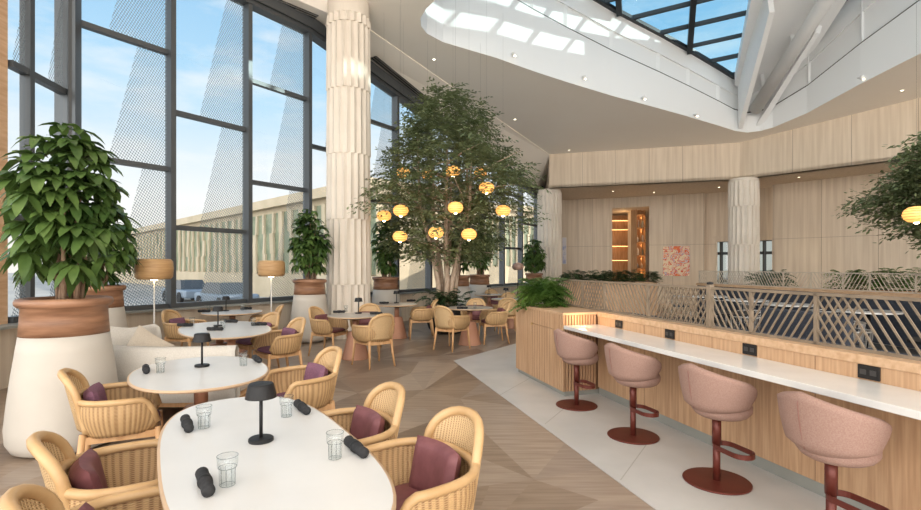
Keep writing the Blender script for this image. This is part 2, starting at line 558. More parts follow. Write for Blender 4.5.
# lower ceiling slope between the glass wall and the crease
def wtop(Y): return wpt(Y, head(Y) + 0.30, 0.0)
sl = MB()
wl_pts = [wtop(3.0), wtop(8.4), wtop(11.72), wtop(21.9)]
cr_pts = [Vector((x, y, plane_c(x, y))) for x, y in crease]
allq = wl_pts + cr_pts
sl.add(allq, [(0, 4, 5, 1), (1, 5, 6, 2), (2, 6, 7, 3)])
wallcorner = Vector((4.9, 23.4, 5.0))
sl.add([wl_pts[3], cr_pts[3], Vector((3.9, 23.4, 5.2))], [(0, 1, 2)])
sl.add([outer[0], cr_pts[0], wl_pts[0]], [(0, 1, 2)])
struct(sl.build('ceiling_left_slope', M['ceiling'], solid=0.05))
def plane3(a, b, cc):
    n = (b - a).cross(cc - a)
    return lambda x, y: a.z - (n.x * (x - a.x) + n.y * (y - a.y)) / n.z
slope_fn = plane3(wl_pts[2], wl_pts[3], cr_pts[2])
slope_fn0 = plane3(wl_pts[1], wl_pts[2], cr_pts[2])

# skylight well
n = len(loop)
cen = sum(loop, Vector()) / n
lowm, gap, upm, curb = MB(), MB(), MB(), MB()
outp = []
for i in range(n):
    a, b = loop[i - 1], loop[(i + 1) % n]
    t = (b - a); t.z = 0; t.normalize()
    nn = Vector((t.y, -t.x, 0))
    if nn.dot(loop[i] - cen) < 0: nn = -nn
    outp.append(Vector((loop[i].x, loop[i].y, 0)) + nn * 0.10)
for i in range(n):
    j = (i + 1) % n
    a, b, oa, ob = loop[i], loop[j], outp[i], outp[j]
    ga, gb, ta, tb = plane_g(a.x, a.y), plane_g(b.x, b.y), plane_t(a.x, a.y), plane_t(b.x, b.y)
    V = lambda p, z: (p.x, p.y, z)
    lowm.add([V(a, a.z - .002), V(b, b.z - .002), V(b, gb), V(a, ga), V(oa, ga), V(ob, gb), V(ob, b.z + .25), V(oa, a.z + .25)], [(0, 1, 2, 3), (3, 2, 5, 4), (4, 5, 6, 7)])
    gap.add([V(a + (oa - Vector((a.x, a.y, 0))) * .3, ga + .005), V(b + (ob - Vector((b.x, b.y, 0))) * .3, gb + .005), V(b + (ob - Vector((b.x, b.y, 0))) * .3, gb + .05), V(a + (oa - Vector((a.x, a.y, 0))) * .3, ga + .05)], [(0, 1, 2, 3)])
    upm.add([V(oa, ga), V(ob, gb), V(ob, tb + .1), V(oa, ta + .1)], [(0, 1, 2, 3)])
    # shelf ledge half way up
    m1, m2 = ga + (ta - ga) * .52, gb + (tb - gb) * .52
    pa, pb = a * .45 + oa * .55, b * .45 + ob * .55
    upm.add([V(pa, m1), V(pb, m2), V(pb, tb + .1), V(pa, ta + .1), V(oa, m1), V(ob, m2)], [(0, 1, 2, 3), (0, 4, 5, 1)])
    curb.bar(V(a, ta), V(b, tb), 0.16, 0.10)
rib = MB()
for i in list(range(6, 14)) + [17, 18, 19]:
    a, b = loop[i], outp[i]
    rib.bar((b.x, b.y, plane_g(a.x, a.y)), (b.x, b.y, plane_t(a.x, a.y)), 0.05, 0.12)
wc = empty('wall_skylight')
struct(wc)
lowm.build('wall_lower_band', M['well'], wc)
gap.build('shadow_groove', M['dark_line'], wc)
upm.build('wall_upper_band', M['well'], wc)
rib.build('rib', M['well'], wc)

# skylight glazing: frames and panes
sk = empty('window_skylight')
struct(sk)
e1 = Vector((0.362, 0.932, 0)); e2 = Vector((0.932, -0.362, 0))
def inside(p, poly):
    r = False
    j = len(poly) - 1
    for i in range(len(poly)):
        if (poly[i].y > p.y) != (poly[j].y > p.y) and p.x < (poly[j].x - poly[i].x) * (p.y - poly[i].y) / (poly[j].y - poly[i].y) + poly[i].x:
            r = not r
        j = i
    return r
def segs(p0, d):
    out, cur = [], None
    k = -400
    while k <= 400:
        p = p0 + d * (k * 0.05)
        if inside(p, loop):
            if cur is None: cur = p.copy()
            last = p.copy()
        elif cur is not None:
            out.append((cur, last)); cur = None
        k += 1
    return out
org = Vector((7.34, 16.03, 0))
mull, cross = MB(), MB()
for k in range(-7, 6):
    for a, b in segs(org + e2 * (2.02 * k), e1):
        if (b - a).length > .2:
            a.z, b.z = plane_t(a.x, a.y) - .05, plane_t(b.x, b.y) - .05
            mull.bar(a, b, 0.16, 0.30)
for k in range(-26, 4):
    for a, b in segs(org + e1 * (0.72 * k - .2), e2):
        if (b - a).length > .2:
            a.z, b.z = plane_t(a.x, a.y), plane_t(b.x, b.y)
            cross.bar(a, b, 0.09 if k % 3 else .05, 0.12)
curb.build('curb', M['frame_dark'], sk)
mull.build('mullion', M['frame_dark'], sk)
cross.build('cross_bar', M['frame_dark'], sk)
gp = MB()
tt = tessellate_polygon([loop])
gp.add([Vector((p.x, p.y, plane_t(p.x, p.y) + .03)) for p in loop], [tuple(t) for t in tt])
sky_glass = glass_mat('skylight_glass', (0.62, 0.84, 0.93), 0.05)
gp.build('pane', sky_glass, sk)

# white girder and diagonal tube under the skylight
gd = empty('roof_girder')
A_, B_, C_, D_ = Vector((9.75, 16.75, 0)), Vector((9.15, 16.65, 0)), Vector((6.55, 9.4, 0)), Vector((10.6, 8.8, 0))
m = MB()
m.prism([(9.85, 16.9), (9.1, 16.6), (7.35, 12.0), (6.0, 8.5), (9.6, 8.2), (10.35, 12.0), (10.75, 15.4)], lambda x, y: plane_t(x, y) - .42, lambda x, y: plane_t(x, y) - .05)
m.build('soffit', M['well'], gd)
m = MB()
m.add([(9.3, 16.75, 6.2), (9.45, 16.75, 6.2), (8.55, 13.6, 8.5), (8.40, 13.6, 8.5), (9.2, 16.6, 8.6), (9.35, 16.6, 8.6), (8.35, 13.6, 10.0), (8.2, 13.6, 10.0)],
      [(0, 1, 2, 3), (0, 4, 5, 1), (0, 3, 7, 4), (1, 5, 6, 2), (4, 7, 6, 5), (2, 6, 7, 3)])
m.add([(9.9, 16.75, 6.3), (10.1, 16.7, 6.3), (10.35, 14.4, 8.3), (10.2, 14.4, 8.3), (10.55, 15.9, 8.6), (10.7, 15.9, 8.6), (10.75, 14.4, 9.5), (10.6, 14.4, 9.5)],
      [(0, 1, 2, 3), (0, 4, 5, 1), (0, 3, 7, 4), (1, 5, 6, 2), (4, 7, 6, 5), (2, 6, 7, 3)])
m.build('side_plate', M['well'], gd)
tag(gd, 'white plated roof girder running up between the skylight halves', 'girder')
tb = MB()
tb.tube([(9.72, 16.5, 6.75), (9.62, 12.9, 8.75), (9.3, 9.8, 10.4)], 0.19, 20)
to = empty('roof_brace')
tb.build('tube', M['well'], to, smooth=True)
s_ = MB().tube([(9.88, 14.7, 7.85), (9.68, 14.9, 9.3)], 0.075, 12)
s_.build('strut', M['well'], to, smooth=True)
s_ = MB().tube([(9.75, 16.0, 7.1), (9.72, 16.3, 8.4)], 0.06, 12)
s_.build('strut', M['well'], to, smooth=True)
tag(to, 'thick white diagonal steel tube under the skylight girder', 'roof brace')

# ------------------------------------------------------------ glass wall
mY = [7.92 + 1.273 * k for k in range(0, 12)]
win_i = 0
def transoms(k):
    return (3.37, 5.5) if k % 2 == 0 else (2.31, 4.44)
for k in range(len(mY) - 1):
    Y0, Y1 = mY[k], mY[k + 1]
    w = empty('window_%d' % (k + 1)); struct(w)
    fr, gl = MB(), MB()
    for s_i, (Y, wd) in enumerate(((Y0, .10),)):
        p = wpt(Y, 0.84, .06)
        q_ = wpt(Y, head(Y) + .1, .06)
        fr.bar(p, q_, 0.22, 0.09, up=WD)
    if k == len(mY) - 2:
        fr.bar(wpt(Y1, 0.84, .06), wpt(Y1, head(Y1) + .1, .06), 0.22, 0.09, up=WD)
    for z in transoms(k):
        if z < head(Y1) - .3:
            fr.bar(wpt(Y0, z, .02), wpt(Y1, z, .02), 0.12, 0.085)
    fr.bar(wpt(Y0, 0.87, .02), wpt(Y1, 0.87, .02), 0.14, 0.09)
    fr.bar(wpt(Y0, head(Y0), .06), wpt(Y1, head(Y1), .06), 0.26, 0.10)
    fr.build('window_frame', M['frame'], w)
    zs = [0.9] + [z for z in transoms(k) if z < head(Y1) - .3]
    L = (Y1 - Y0) / 0.8273
    for q in range(len(zs)):
        z0 = zs[q]
        z1a, z1b = (zs[q + 1], zs[q + 1]) if q + 1 < len(zs) else (head(Y0), head(Y1))
        gl.add([wpt(Y0, z0, 0), wpt(Y1, z0, 0), wpt(Y1, z1b, 0), wpt(Y0, z1a, 0)], [(0, 1, 2, 3)],
               [(0, 0), (L, 0), (L, z1b - z0), (0, z1a - z0)])
    gl.build('pane', M['frit'], w)
# the return facet of the glass wall at the far left
fa, fb = Vector((WX0 + WS * 7.92, 7.92, 0)), Vector((-6.06, 6.70, 0))
fd = (fb - fa).normalized()
fnm = Vector((fd.y, -fd.x, 0))
if fnm.x < 0: fnm = -fnm
w = empty('window_20'); struct(w)
fr, gl = MB(), MB()
fmid = fa + fd * 0.88
fr.bar(fmid + Vector((0, 0, .84)), fmid + Vector((0, 0, 7.2)), 0.14, 0.09, up=fd)
fr.bar(fa + Vector((0.03, -.03, .84)), fa + Vector((0.03, -.03, 7.2)), 0.30, 0.16, up=fd)
for z in (0.87, 2.25, 4.32, 7.1):
    fr.bar(Vector((fa.x, fa.y, z)), Vector((fb.x, fb.y, z)), 0.12, 0.09)
fr.build('window_frame', M['frame'], w)
for z0, z1 in ((.9, 2.25), (2.25, 4.32), (4.32, 7.1)):
    for p, q_, o_ in ((fa, fmid, 0.15), (fmid, fb, 0.5)):
        L = (q_ - p).length
        gl.add([(p.x, p.y, z0), (q_.x, q_.y, z0), (q_.x, q_.y, z1), (p.x, p.y, z1)], [(0, 1, 2, 3)], [(L + o_, 0), (o_, 0), (o_, z1 - z0), (L + o_, z1 - z0)])
gl.build('pane', M['frit'], w)
# sill walls with wood panels, ledges
sw = MB()
sw.bar(wpt(7.92, .40, 0.0), wpt(21.9, .40, 0.0), 0.16, 0.80)
sw.bar(Vector((fa.x, fa.y, .40)), Vector((fb.x, fb.y, .40)), 0.16, 0.80)
sw.bar(Vector((fb.x, fb.y, .40)), Vector((-5.6, 2.0, .40)), 0.16, 0.80)
struct(sw.build('wall_left', M['panel']))
ld = MB()
ld.bar(wpt(7.8, .815, .10), wpt(21.9, .815, .10), 0.34, 0.035)
ld.bar(Vector((fa.x + .1, fa.y, .815)), Vector((fb.x + .1, fb.y, .815)), 0.34, 0.035)
ld.bar(Vector((fb.x + .1, fb.y, .815)), Vector((-5.5, 2.0, .815)), 0.34, 0.035)
struct(ld.build('trim_3', M['plinth']))
pier = MB()
pier.box(-6.25, -6.03, 6.2, 6.66, 0, 8.6)
struct(pier.build('trim_4', M['oak_h']))
hd = MB()
for a, b in zip(mY[:-1], mY[1:]):
    hd.bar(wpt(a, head(a) + .17, .08), wpt(b, head(b) + .17, .08), 0.34, 0.26)
hd.bar(Vector((fa.x, fa.y, 7.25)), Vector((fb.x, fb.y, 7.25)), 0.34, 0.26)
struct(hd.build('trim_5', M['frame']))
# far end of the glass wall: dark curved return
en = MB()
p0, p1 = wpt(21.95, 0), Vector((3.9, 23.2, 0))
en.bar(p0 + Vector((0, 0, 2.6)), p1 + Vector((0, 0, 2.6)), 0.2, 5.2)
struct(en.build('wall_far_return', M['frame']))
# linear vents in the sloping ceiling
for a, b, fn, lb in (((262, -6), (316, 16), slope_fn0, 'black slotted linear vent in the ceiling left of the near fluted column'),
                     ((373, 56), (430, 102), slope_fn, 'black slotted linear vent in the ceiling right of the near fluted column'),
                     ((494, 158), (512, 172), slope_fn, 'short black slotted vent in the ceiling near the far window end')):
    v = empty('ceiling_vent', (0, 0, 0))
    p, q_ = hit(a[0], a[1], fn), hit(b[0], b[1], fn)
    p.z -= .03; q_.z -= .03
    side = (q_ - p).cross(Vector((0, 0, 1))).normalized()
    MB().bar(p, q_, 0.22, 0.02).build('backing', M['black'], v)
    for s_ in (-.085, 0, .085):
        MB().bar(p + side * s_ - Vector((0, 0, .012)), q_ + side * s_ - Vector((0, 0, .012)), 0.03, 0.012).build('slat', M['steel'], v)
    tag(v, lb, 'vent')

# ------------------------------------------------------------ rear walls
def wallseg(name, a, b, z0, z1, th=0.2, m=None, joint=None, parent=None):
    w_ = MB()
    a, b = Vector((a[0], a[1], 0)), Vector((b[0], b[1], 0))
    d = (b - a).normalized()
    nn = Vector((d.y, -d.x, 0))
    if nn.dot(-a) > 0: nn = -nn       # thickness goes away from the camera
    z1f = z1 if callable(z1) else (lambda x, y: z1)
    w_.prism([a, b, b + nn * th, a + nn * th], z0, z1f)
    o = w_.build(name, m or M['panel'], parent)
    if parent is None: struct(o)
    if joint:
        g = MB()
        L = (b - a).length
        for t in joint[0]:
            p = a + d * (L * t) - nn * .003
            g.bar((p.x, p.y, z0 + .01), (p.x, p.y, z1f(p.x, p.y) - .01), .012, .012, up=d)
        for z in joint[1]:
            g.bar((a.x - nn.x * .003, a.y - nn.y * .003, z), (b.x - nn.x * .003, b.y - nn.y * .003, z), .012, .012)
        g.build('panel_joint', M['joint_wall'], o)
    return o
M['joint_wall'] = mat('panel_joint', (0.36, 0.28, 0.21), 0.7)
HF = 4.68
fasc = [(3.5, 19.7), (9.9, 17.7), (12.98, 14.1), (15.6, 11.0)]
wallseg('wall_fascia_left', fasc[0], fasc[1], HF, lambda x, y: plane_c(x, y) + .05, .25, joint=([.19, .37, .55, .72, .88], []))
wallseg('wall_fascia_middle', fasc[1], fasc[2], HF, lambda x, y: plane_c(x, y) + .05, .25, joint=([.34, .67, .99], []))
wallseg('wall_fascia_right', fasc[2], fasc[3], HF, lambda x, y: plane_c(x, y) + .05, .25, joint=([.4, .8], []))
wallseg('wall_fascia_return', (3.51, 19.75), (3.9, 23.2), HF, lambda x, y: 6.0, .25)
so = MB()
so.prism([(3.5, 19.7), (9.9, 17.7), (12.98, 14.1), (15.6, 11.0), (18, 12.5), (13.5, 21), (8.5, 24.5), (3.9, 24.5)], HF, HF + .1)
struct(so.build('ceiling_soffit', M['panel']))
wallseg('wall_back_left', (4.72, 23.4), (6.02, 22.9), 0, HF, .3, joint=([.55], [2.5]))
wallseg('wall_back_left', (3.9, 23.2), (4.72, 23.4), 0, HF, .3)
wallseg('wall_back_portal_side', (6.02, 22.9), (6.9, 22.75), 0, HF, .3, joint=([.02], [2.5]))
wallseg('wall_back_portal_header', (6.9, 22.75), (8.3, 22.0), 4.22, HF, .3)
wallseg('wall_back_painting', (8.3, 22.0), (10.3, 21.1), 0, HF, .3, joint=([.43, .985], [2.52]))
wallseg('wall_back_recess', (10.3, 21.35), (10.75, 21.0), 0, HF, .2, joint=([.3], [2.52]))
wallseg('wall_back_recess_header', (10.75, 21.0), (12.2, 19.55), 2.62, HF, .2)
R0, R1, R2 = (11.84, 19.0), (13.85, 16.6), (14.55, 15.75)
wallseg('wall_right', R0, R1, 0, HF, .3, joint=([.50, .02], [2.62]))
wallseg('wall_right_end', R1, R2, 0, HF, .3, joint=([.02], [2.62]))
sc = MB()
m_screen = mat('dark_mesh', (0.10, 0.105, 0.11), 0.5, 0.3)
a, b = Vector((14.6, 15.9, 0)), Vector((16.6, 12.6, 0))
d = (b - a).normalized()
for k in range(46):
    p = a + d * (.085 * k)
    sc.bar((p.x, p.y, 0), (p.x, p.y, 3.65), .02, .02)
for k in range(44):
    sc.bar(a + Vector((0, 0, .05 + .083 * k)), b + Vector((0, 0, .05 + .083 * k)), .02, .02)
struct(sc.build('wall_mesh_screen', m_screen))
ex = MB()
ex.bar((15.2, 16.6, 2.3), (17.6, 13.0, 2.3), .1, 4.7)
struct(ex.build('wall_right_beyond', mat('shade_grey', (0.16, 0.16, 0.16), .8)))

rw = MB(); rw.box(17.2, 17.5, -6, 12.6, 0, 10.2)  # unseen side wall, added to keep direct sun off the room
struct(rw.build('wall_sun_block', M['panel']))
# room beyond the tall portal, lit warm
pr = MB()
pr.prism([(5.2, 27.6), (11.6, 27.0), (11.65, 27.2), (5.2, 27.8)], 0, 4.4)
pr.prism([(8.75, 22.0), (11.6, 27.0), (11.7, 27.0), (8.85, 22.0)], 0, 4.4)
pr.prism([(8.28, 24.75), (8.95, 24.5), (9.0, 24.65), (8.33, 24.9)], 0, 4.25)
struct(pr.build('wall_portal_room', M['panel']))
pc = MB(); pc.prism([(6.2, 23.0), (8.75, 22.2), (11.6, 27.2), (5.2, 27.8)], 4.25, 4.35)
struct(pc.build('ceiling_portal_room', M['panel']))
ow = noise_mat('amber_oak', (0.38, 0.19, 0.08), (0.50, 0.28, 0.13), 0.5, scale=(6, 6, .7), nscale=3)
cab = empty('display_cabinet', (0, 0, 0))
m = MB(); m.prism([(7.3, 25.7), (9.2, 25.5), (9.25, 25.7), (7.35, 25.9)], 0, 4.2); m.build('back_panel', ow, cab)
glow_strip = mat('shelf_light', (1, .7, .35), .5, emit=(1.0, .55, .2), estr=3.0)
for z, xr in ((1.9, 8.55), (2.62, 8.75), (3.46, 8.8), (3.92, 8.85)):
    sh = MB(); sh.prism([(7.4, 25.3), (xr, 25.15), (xr, 25.6), (7.4, 25.7)], z, z + .05); so_ = sh.build('shelf', ow, cab)
    MB().bar((7.5, 25.52, z - .02), (xr - .05, 25.4, z - .02), .03, .02).build('light_strip', glow_strip, so_)
tag(cab, 'amber wooden display cabinet with lit shelves seen through the tall portal', 'cabinet')
for loc, e_ in (((7.5, 24.6, 2.4), 9), ((7.9, 24.3, 3.9), 6)):
    l = bpy.data.lights.new('cabinet_light', 'POINT'); l.energy = e_; l.color = (1, .62, .3); l.shadow_soft_size = .15
    o = bpy.data.objects.new('cabinet_light', l); o.location = loc; scn.collection.objects.link(o)

# things seen through the low opening behind the right column
m = MB()
for a_, b_ in (((10.5, 22.6), (13.6, 20.3)),):
    a_, b_ = Vector((*a_, 0)), Vector((*b_, 0))
    dd = (b_ - a_)
    for t in (0, .22, .30, .5, .72, .82, 1):
        p = a_ + dd * t
        m.bar((p.x, p.y, 0), (p.x, p.y, 2.75), .10, .10)
    for z in (.05, .95, 2.15, 2.7):
        m.bar((a_.x, a_.y, z), (b_.x, b_.y, z), .08, .12)
w = empty('door_1'); struct(w)
m.build('door_frame', M['frame_dark'], w)
g = MB(); g.add([(10.5, 22.62, 0), (13.6, 20.32, 0), (13.6, 20.32, 2.7), (10.5, 22.62, 2.7)], [(0, 1, 2, 3)]); g.build('pane', glass_mat('tinted_door_glass', (0.42, 0.48, 0.48), .06), w)
rc = MB(); rc.prism([(10.5, 21.2), (12.2, 19.6), (13.7, 20.4), (10.6, 22.7)], 2.75, 2.85)
struct(rc.build('ceiling_recess', M['panel']))

# ------------------------------------------------------------ outside
g = MB(); g.prism([(-160, 10), (-30, -40), (-7.2, -10), (-7.2, 7.3), (2.5, 22.4), (3.0, 26), (4, 29), (40, 30), (60, 160), (-160, 160)], -0.9, -0.6)
struct(g.build('ground_outside', noise_mat('paving', (0.30, 0.29, 0.27), (0.38, 0.36, 0.33), .9, nscale=.2)))
def office(name, a, b, z0, z1, nfin, label, c_wall, c_glass):
    t = empty(name)
    a, b = Vector((*a, 0)), Vector((*b, 0))
    d = (b - a).normalized(); L = (b - a).length
    nn = Vector((d.y, -d.x, 0))
    if nn.dot(-a) < 0: nn = -nn        # towards the camera
    H = z1 - z0
    m = MB(); m.prism([a, b, b - nn * 8, a - nn * 8], z0, z1 - .4); m.build('wall', c_wall, t)
    m = MB(); m.prism([a + nn * .5, b + nn * .5, b - nn * 8.2, a - nn * 8.2], z1 - .6, z1); m.build('roof', c_wall, t)
    m = MB(); m.prism([a + nn * .45, b + nn * .45, b, a], z0, z0 + H * .24); m.build('base_band', c_wall, t)
    m = MB(); m.prism([a + nn * .06, b + nn * .06, b, a], z0 + H * .25, z0 + H * .86); m.build('glazing', c_glass, t)
    m = MB()
    q = random.Random(3)
    for i in range(nfin):
        for row in range(3):
            u = (i + .5 + q.uniform(-.12, .12)) / nfin * L
            p = a + d * u + nn * .14
            w2 = q.choice((.18, .28, .38)) * L / nfin
            za, zb = z0 + H * (.24 + .207 * row), z0 + H * (.24 + .207 * (row + 1))
            m.bar((p.x, p.y, za), (p.x + d.x * q.uniform(-.1, .1), p.y, zb), w2, .16, up=nn)
    m.build('fins', c_wall, t)['kind'] = 'stuff'
    tag(t, label, 'building')
cw = noise_mat('cream_facade', (0.44, 0.36, 0.245), (0.52, 0.43, 0.30), .8, nscale=.5)
cg = noise_mat('green_glazing', (0.13, 0.16, 0.10), (0.26, 0.28, 0.18), .35, nscale=.9)
office('office_building', (-4.5, 26.7), (-70, 93), -0.6, 6.3, 64, 'long cream office building with vertical fins outside the left windows', cw, cg)
office('office_building', (16, 62), (-6, 46), -0.6, 8.2, 30, 'pale low building farther off seen behind the indoor tree', cw, cg)
# parked vehicles in the street
carp = empty('parked_car')
m = MB(); m.box(-2.1, 2.1, -.85, .85, .3, .8); m.build('body', mat('car_blue_grey', (0.22, 0.27, 0.33), .3, .3), carp, bevel=.12)
m = MB(); m.add([(-1.4, -.75, .8), (1.3, -.75, .8), (.8, -.62, 1.35), (-1.0, -.62, 1.35), (-1.4, .75, .8), (1.3, .75, .8), (.8, .62, 1.35), (-1.0, .62, 1.35)], [(0, 1, 2, 3), (7, 6, 5, 4), (3, 2, 6, 7), (1, 5, 6, 2), (0, 3, 7, 4)])
m.build('cabin', mat('car_glass', (0.05, 0.06, 0.07), .1), carp)
for x in (-1.3, 1.3):
    for y in (-.8, .8):
        m = MB(); m.tube([(x, y - .1, .33), (x, y + .1, .33)], .33, 16); m.build('wheel', M['black'], carp)
kc = Kind(carp)
for i, (px, Y, rz, lb) in enumerate(((187, 31, -.75, 'left one of the cars parked in the street outside the window'),
                                     (226, 26, -.75, 'right one of the cars parked in the street outside the window'))):
    p = onray(px, Y, -.6)
    kc.put((p.x, p.y, -.6), rz, lb, 'car', 'cars parked in the street')
# ------------------------------------------------------------ fluted columns
def flute_col(name, x, y, top, label, r=0.5, neck=0.42, seg=1.45, base=1.19, rot=0.0):
    t = empty(name, (x, y, 0))
    NF, per = 20, 8
    def ring(rad, ph):
        out = []
        for i in range(NF):
            for k in range(per):
                u = k / per
                a = 2 * math.pi * (i + u + ph) / NF + rot
                # saw-tooth flutes: sharp arris, then a shallow hollow
                d = 0.040 * (1 - abs(2 * u - 1) ** 1.6) if k else 0.0
                out.append(((rad - d) * math.cos(a), (rad - d) * math.sin(a)))
        return out
    z, k = 0.0, 0
    zs = [0.0]
    zz = base
    while zz < top - neck - 0.2:
        zs.append(zz); zz += seg
    zs.append(top - neck)
    if zs[-1] - zs[-2] < .05: zs.pop(-2)
    for k in range(len(zs) - 1):
        m = MB()
        ph = 0.5 * (k % 2)
        z0, z1 = zs[k], zs[k + 1]
        lo, hi = ring(r + .0, ph), ring(r - .012, ph)
        nn = len(lo)
        v = [(p[0], p[1], z0) for p in lo] + [(p[0], p[1], z1) for p in hi]
        m.add(v, [(i, (i + 1) % nn, nn + (i + 1) % nn, nn + i) for i in range(nn)] + [tuple(range(nn, 2 * nn)), tuple(reversed(range(nn)))])
        m.build('fluted_drum', M['column'], t)
    m = MB()
    m.lathe([(r - .10, top - neck - .02), (r - .035, top - neck), (r - .03, top - .02), (r - .08, top)], 48)
    m.build('neck', M['column'], t, smooth=False)
    return struct(t) if False else tag(t, label, 'column')
M['column'] = noise_mat('cream_column', (0.68, 0.61, 0.52), (0.75, 0.68, 0.59), .75, nscale=1.2)
flute_col('fluted_column', -2.55, 11.4, 7.62, 'tall cream fluted column nearest the camera, beside the glass wall')
flute_col('fluted_column', 3.63, 20.4, 4.70, 'slim looking far fluted column at the left end of the wood fascia', r=.5, neck=.12, seg=1.35, base=1.0)
flute_col('fluted_column', 10.05, 17.75, 4.70, 'fluted column on the right, in front of the dark low opening', r=.5, neck=.12, seg=1.35, base=1.0)

# ------------------------------------------------------------ wall spots and downlights
sp = empty('spot_light')
MB().tube([(0, 0, 0), (0, -.10, -.02)], .022, 10).build('arm', M['white_metal'], sp, smooth=True)
MB().lathe([(0.01, -.06), (.045, -.045), (.055, 0), (.045, .045), (.01, .06)], 16, (0, -.13, -.03)).build('housing', M['white_metal'], sp, smooth=True)
MB().lathe([(.001, 0), (.03, .0), (.03, .012), (.001, .012)], 14, (0.035, -.16, -.10)).build('lens', M['spot_glow'], sp)
ks = Kind(sp)
def wellhit(px, py):
    # meeting of the sight line with the lower band of the skylight well
    tx, tz = (px - CX) / F, (HY - py) / F
    best = None
    for i in range(len(loop)):
        a, b = loop[i - 1], loop[i]
        dx, dy = b.x - a.x, b.y - a.y
        den = dx - tx * dy
        if abs(den) < 1e-6: continue
        s_ = (tx * a.y - a.x) / den
        if 0 <= s_ <= 1:
            Y = a.y + s_ * dy
            z = CZ + tz * Y
            if z > plane_c(tx * Y, Y) and Y > 8 and (best is None or Y > best.y): best = Vector((tx * Y, Y, z))
    return best
for (px, py), lb in zip(((513, 55), (583, 78), (642, 98), (694, 115), (858, 78)),
                        ('first small round spot light on the skylight well wall, beside the sun patches', 'second small spot light from the left on the skylight well wall',
                         'third small spot light from the left on the skylight well wall', 'fourth small spot light on the well wall, nearest the girder foot', 'lone small spot light on the well wall right of the girder')):
    p = wellhit(px, py)
    if p: ks.put(p, 0, lb, 'spot light', 'spot lights on the skylight well')
dl = empty('downlight')
MB().lathe([(.03, 0), (.055, -.004), (.055, -.012), (.035, -.012)], 18).build('ring', M['white_metal'], dl)
MB().lathe([(.001, -.006), (.035, -.006), (.035, -.014), (.001, -.014)], 18).build('lens', M['spot_glow'], dl)
kd = Kind(dl)
for px, py, fn, lb in ((434, 59, plane_c, 'small round downlight in the sloping ceiling above the indoor tree'), (515, 119, plane_c, 'small round downlight in the sloping ceiling left of the wood fascia'),
                       (569, 150, plane_c, 'small round ceiling downlight right above the left end of the wood fascia'), (902, 90, plane_c, 'small round ceiling downlight at upper right above the fascia'),
                       (613, 191, lambda x, y: HF, 'soffit downlight above the tall portal'), (654, 192, lambda x, y: HF, 'soffit downlight above the painting, right of the portal'),
                       (719, 187, lambda x, y: HF, 'soffit downlight left of the right fluted column'), (799, 177, lambda x, y: HF, 'soffit downlight right of the right fluted column')):
    p = hit(px, py, fn)
    o = kd.put((p.x, p.y, p.z - .002), 0, lb, 'downlight', 'ceiling downlights')
    if fn is not plane_c:
        l = bpy.data.lights.new('downlight_beam', 'SPOT'); l.energy = 60; l.color = (1, .82, .58); l.spot_size = R(75); l.spot_blend = .8; l.shadow_soft_size = .05
        lo = bpy.data.objects.new('downlight_beam', l); lo.location = (p.x, p.y, p.z - .03); scn.collection.objects.link(lo)

# ------------------------------------------------------------ plants
LN = [(453, 171.4, 11.3, 'lantern high in the middle of the indoor tree'), (403.4, 173, 11.9, 'small looking lantern at upper left of the indoor tree, deep in its crown'),
      (427.5, 174, 12.6, 'lantern mostly hidden by leaves between the two upper lanterns'), (480.5, 173, 12.6, 'lantern mostly hidden by leaves right of the topmost one'),
      (486.6, 187.8, 10.9, 'lantern on the upper right side of the indoor tree'), (384, 215.8, 11.6, 'leftmost lantern of the indoor tree'),
      (400.8, 210.6, 10.8, 'second lantern from the left in the indoor tree'), (455.5, 207.6, 10.7, 'lantern in the centre of the indoor tree'),
      (503, 210.6, 11.4, 'rightmost lantern of the indoor tree'), (436, 232.6, 10.8, 'lowest lantern left of the tree centre'),
      (469, 234.3, 10.8, 'lowest lantern right of the tree centre'), (400, 236.5, 11.35, 'lantern low at the left of the tree, under the leftmost pair')]
LPOS = [Vector(((px - CX) / F * Y, Y, CZ + (HY - py) / F * Y)) for px, py, Y, _ in LN]
def leaf_geo(m, base, d, up, L, W, droop=0.25, fold=.15):
    d = d.normalized()
    s = d.cross(up)
    if s.length < 1e-4: s = d.orthogonal()
    s.normalize(); u = s.cross(d).normalized()
    pts = []
    for t, w in ((0, .06), (.25, .78), (.55, 1.0), (.82, .72), (1, .06)):
        c_ = base + d * (L * t) - Vector((0, 0, 1)) * (droop * L * t * t)
        h = u * (fold * W * w)
        pts += [c_ - s * (W * w / 2) + h, c_, c_ + s * (W * w / 2) + h]
    f = []
    for i in range(4):
        a = i * 3
        f += [(a, a + 1, a + 4, a + 3), (a + 1, a + 2, a + 5, a + 4)]
    m.add(pts, f)
def rnd_dir(q, zlo=-1, zhi=1):
    z = q.uniform(zlo, zhi); a = q.uniform(0, 2 * math.pi); r_ = math.sqrt(max(0, 1 - z * z))
    return Vector((r_ * math.cos(a), r_ * math.sin(a), z))
def vase(t, s=1.0):
    p = [(.10, 0), (.30, 0), (.375, .03), (.41, .10), (.418, .22), (.40, .42), (.372, .66), (.345, .86), (.325, 1.0), (.322, 1.0)]
    MB().lathe(p, 48).build('pot_body', M['pot'], t, smooth=True)
    p = [(.322, 1.0), (.328, 1.0), (.318, 1.12), (.312, 1.235), (.335, 1.245), (.352, 1.265), (.355, 1.29), (.345, 1.312), (.32, 1.32), (.29, 1.318), (.28, 1.30), (.28, 1.22)]
    MB().lathe(p, 48, cap=False).build('wood_rim', M['walnut'], t, smooth=True)
    MB().lathe([(.001, 1.262), (.15, 1.268), (.281, 1.25)], 24, cap=False).build('soil', M['soil'], t, smooth=True)
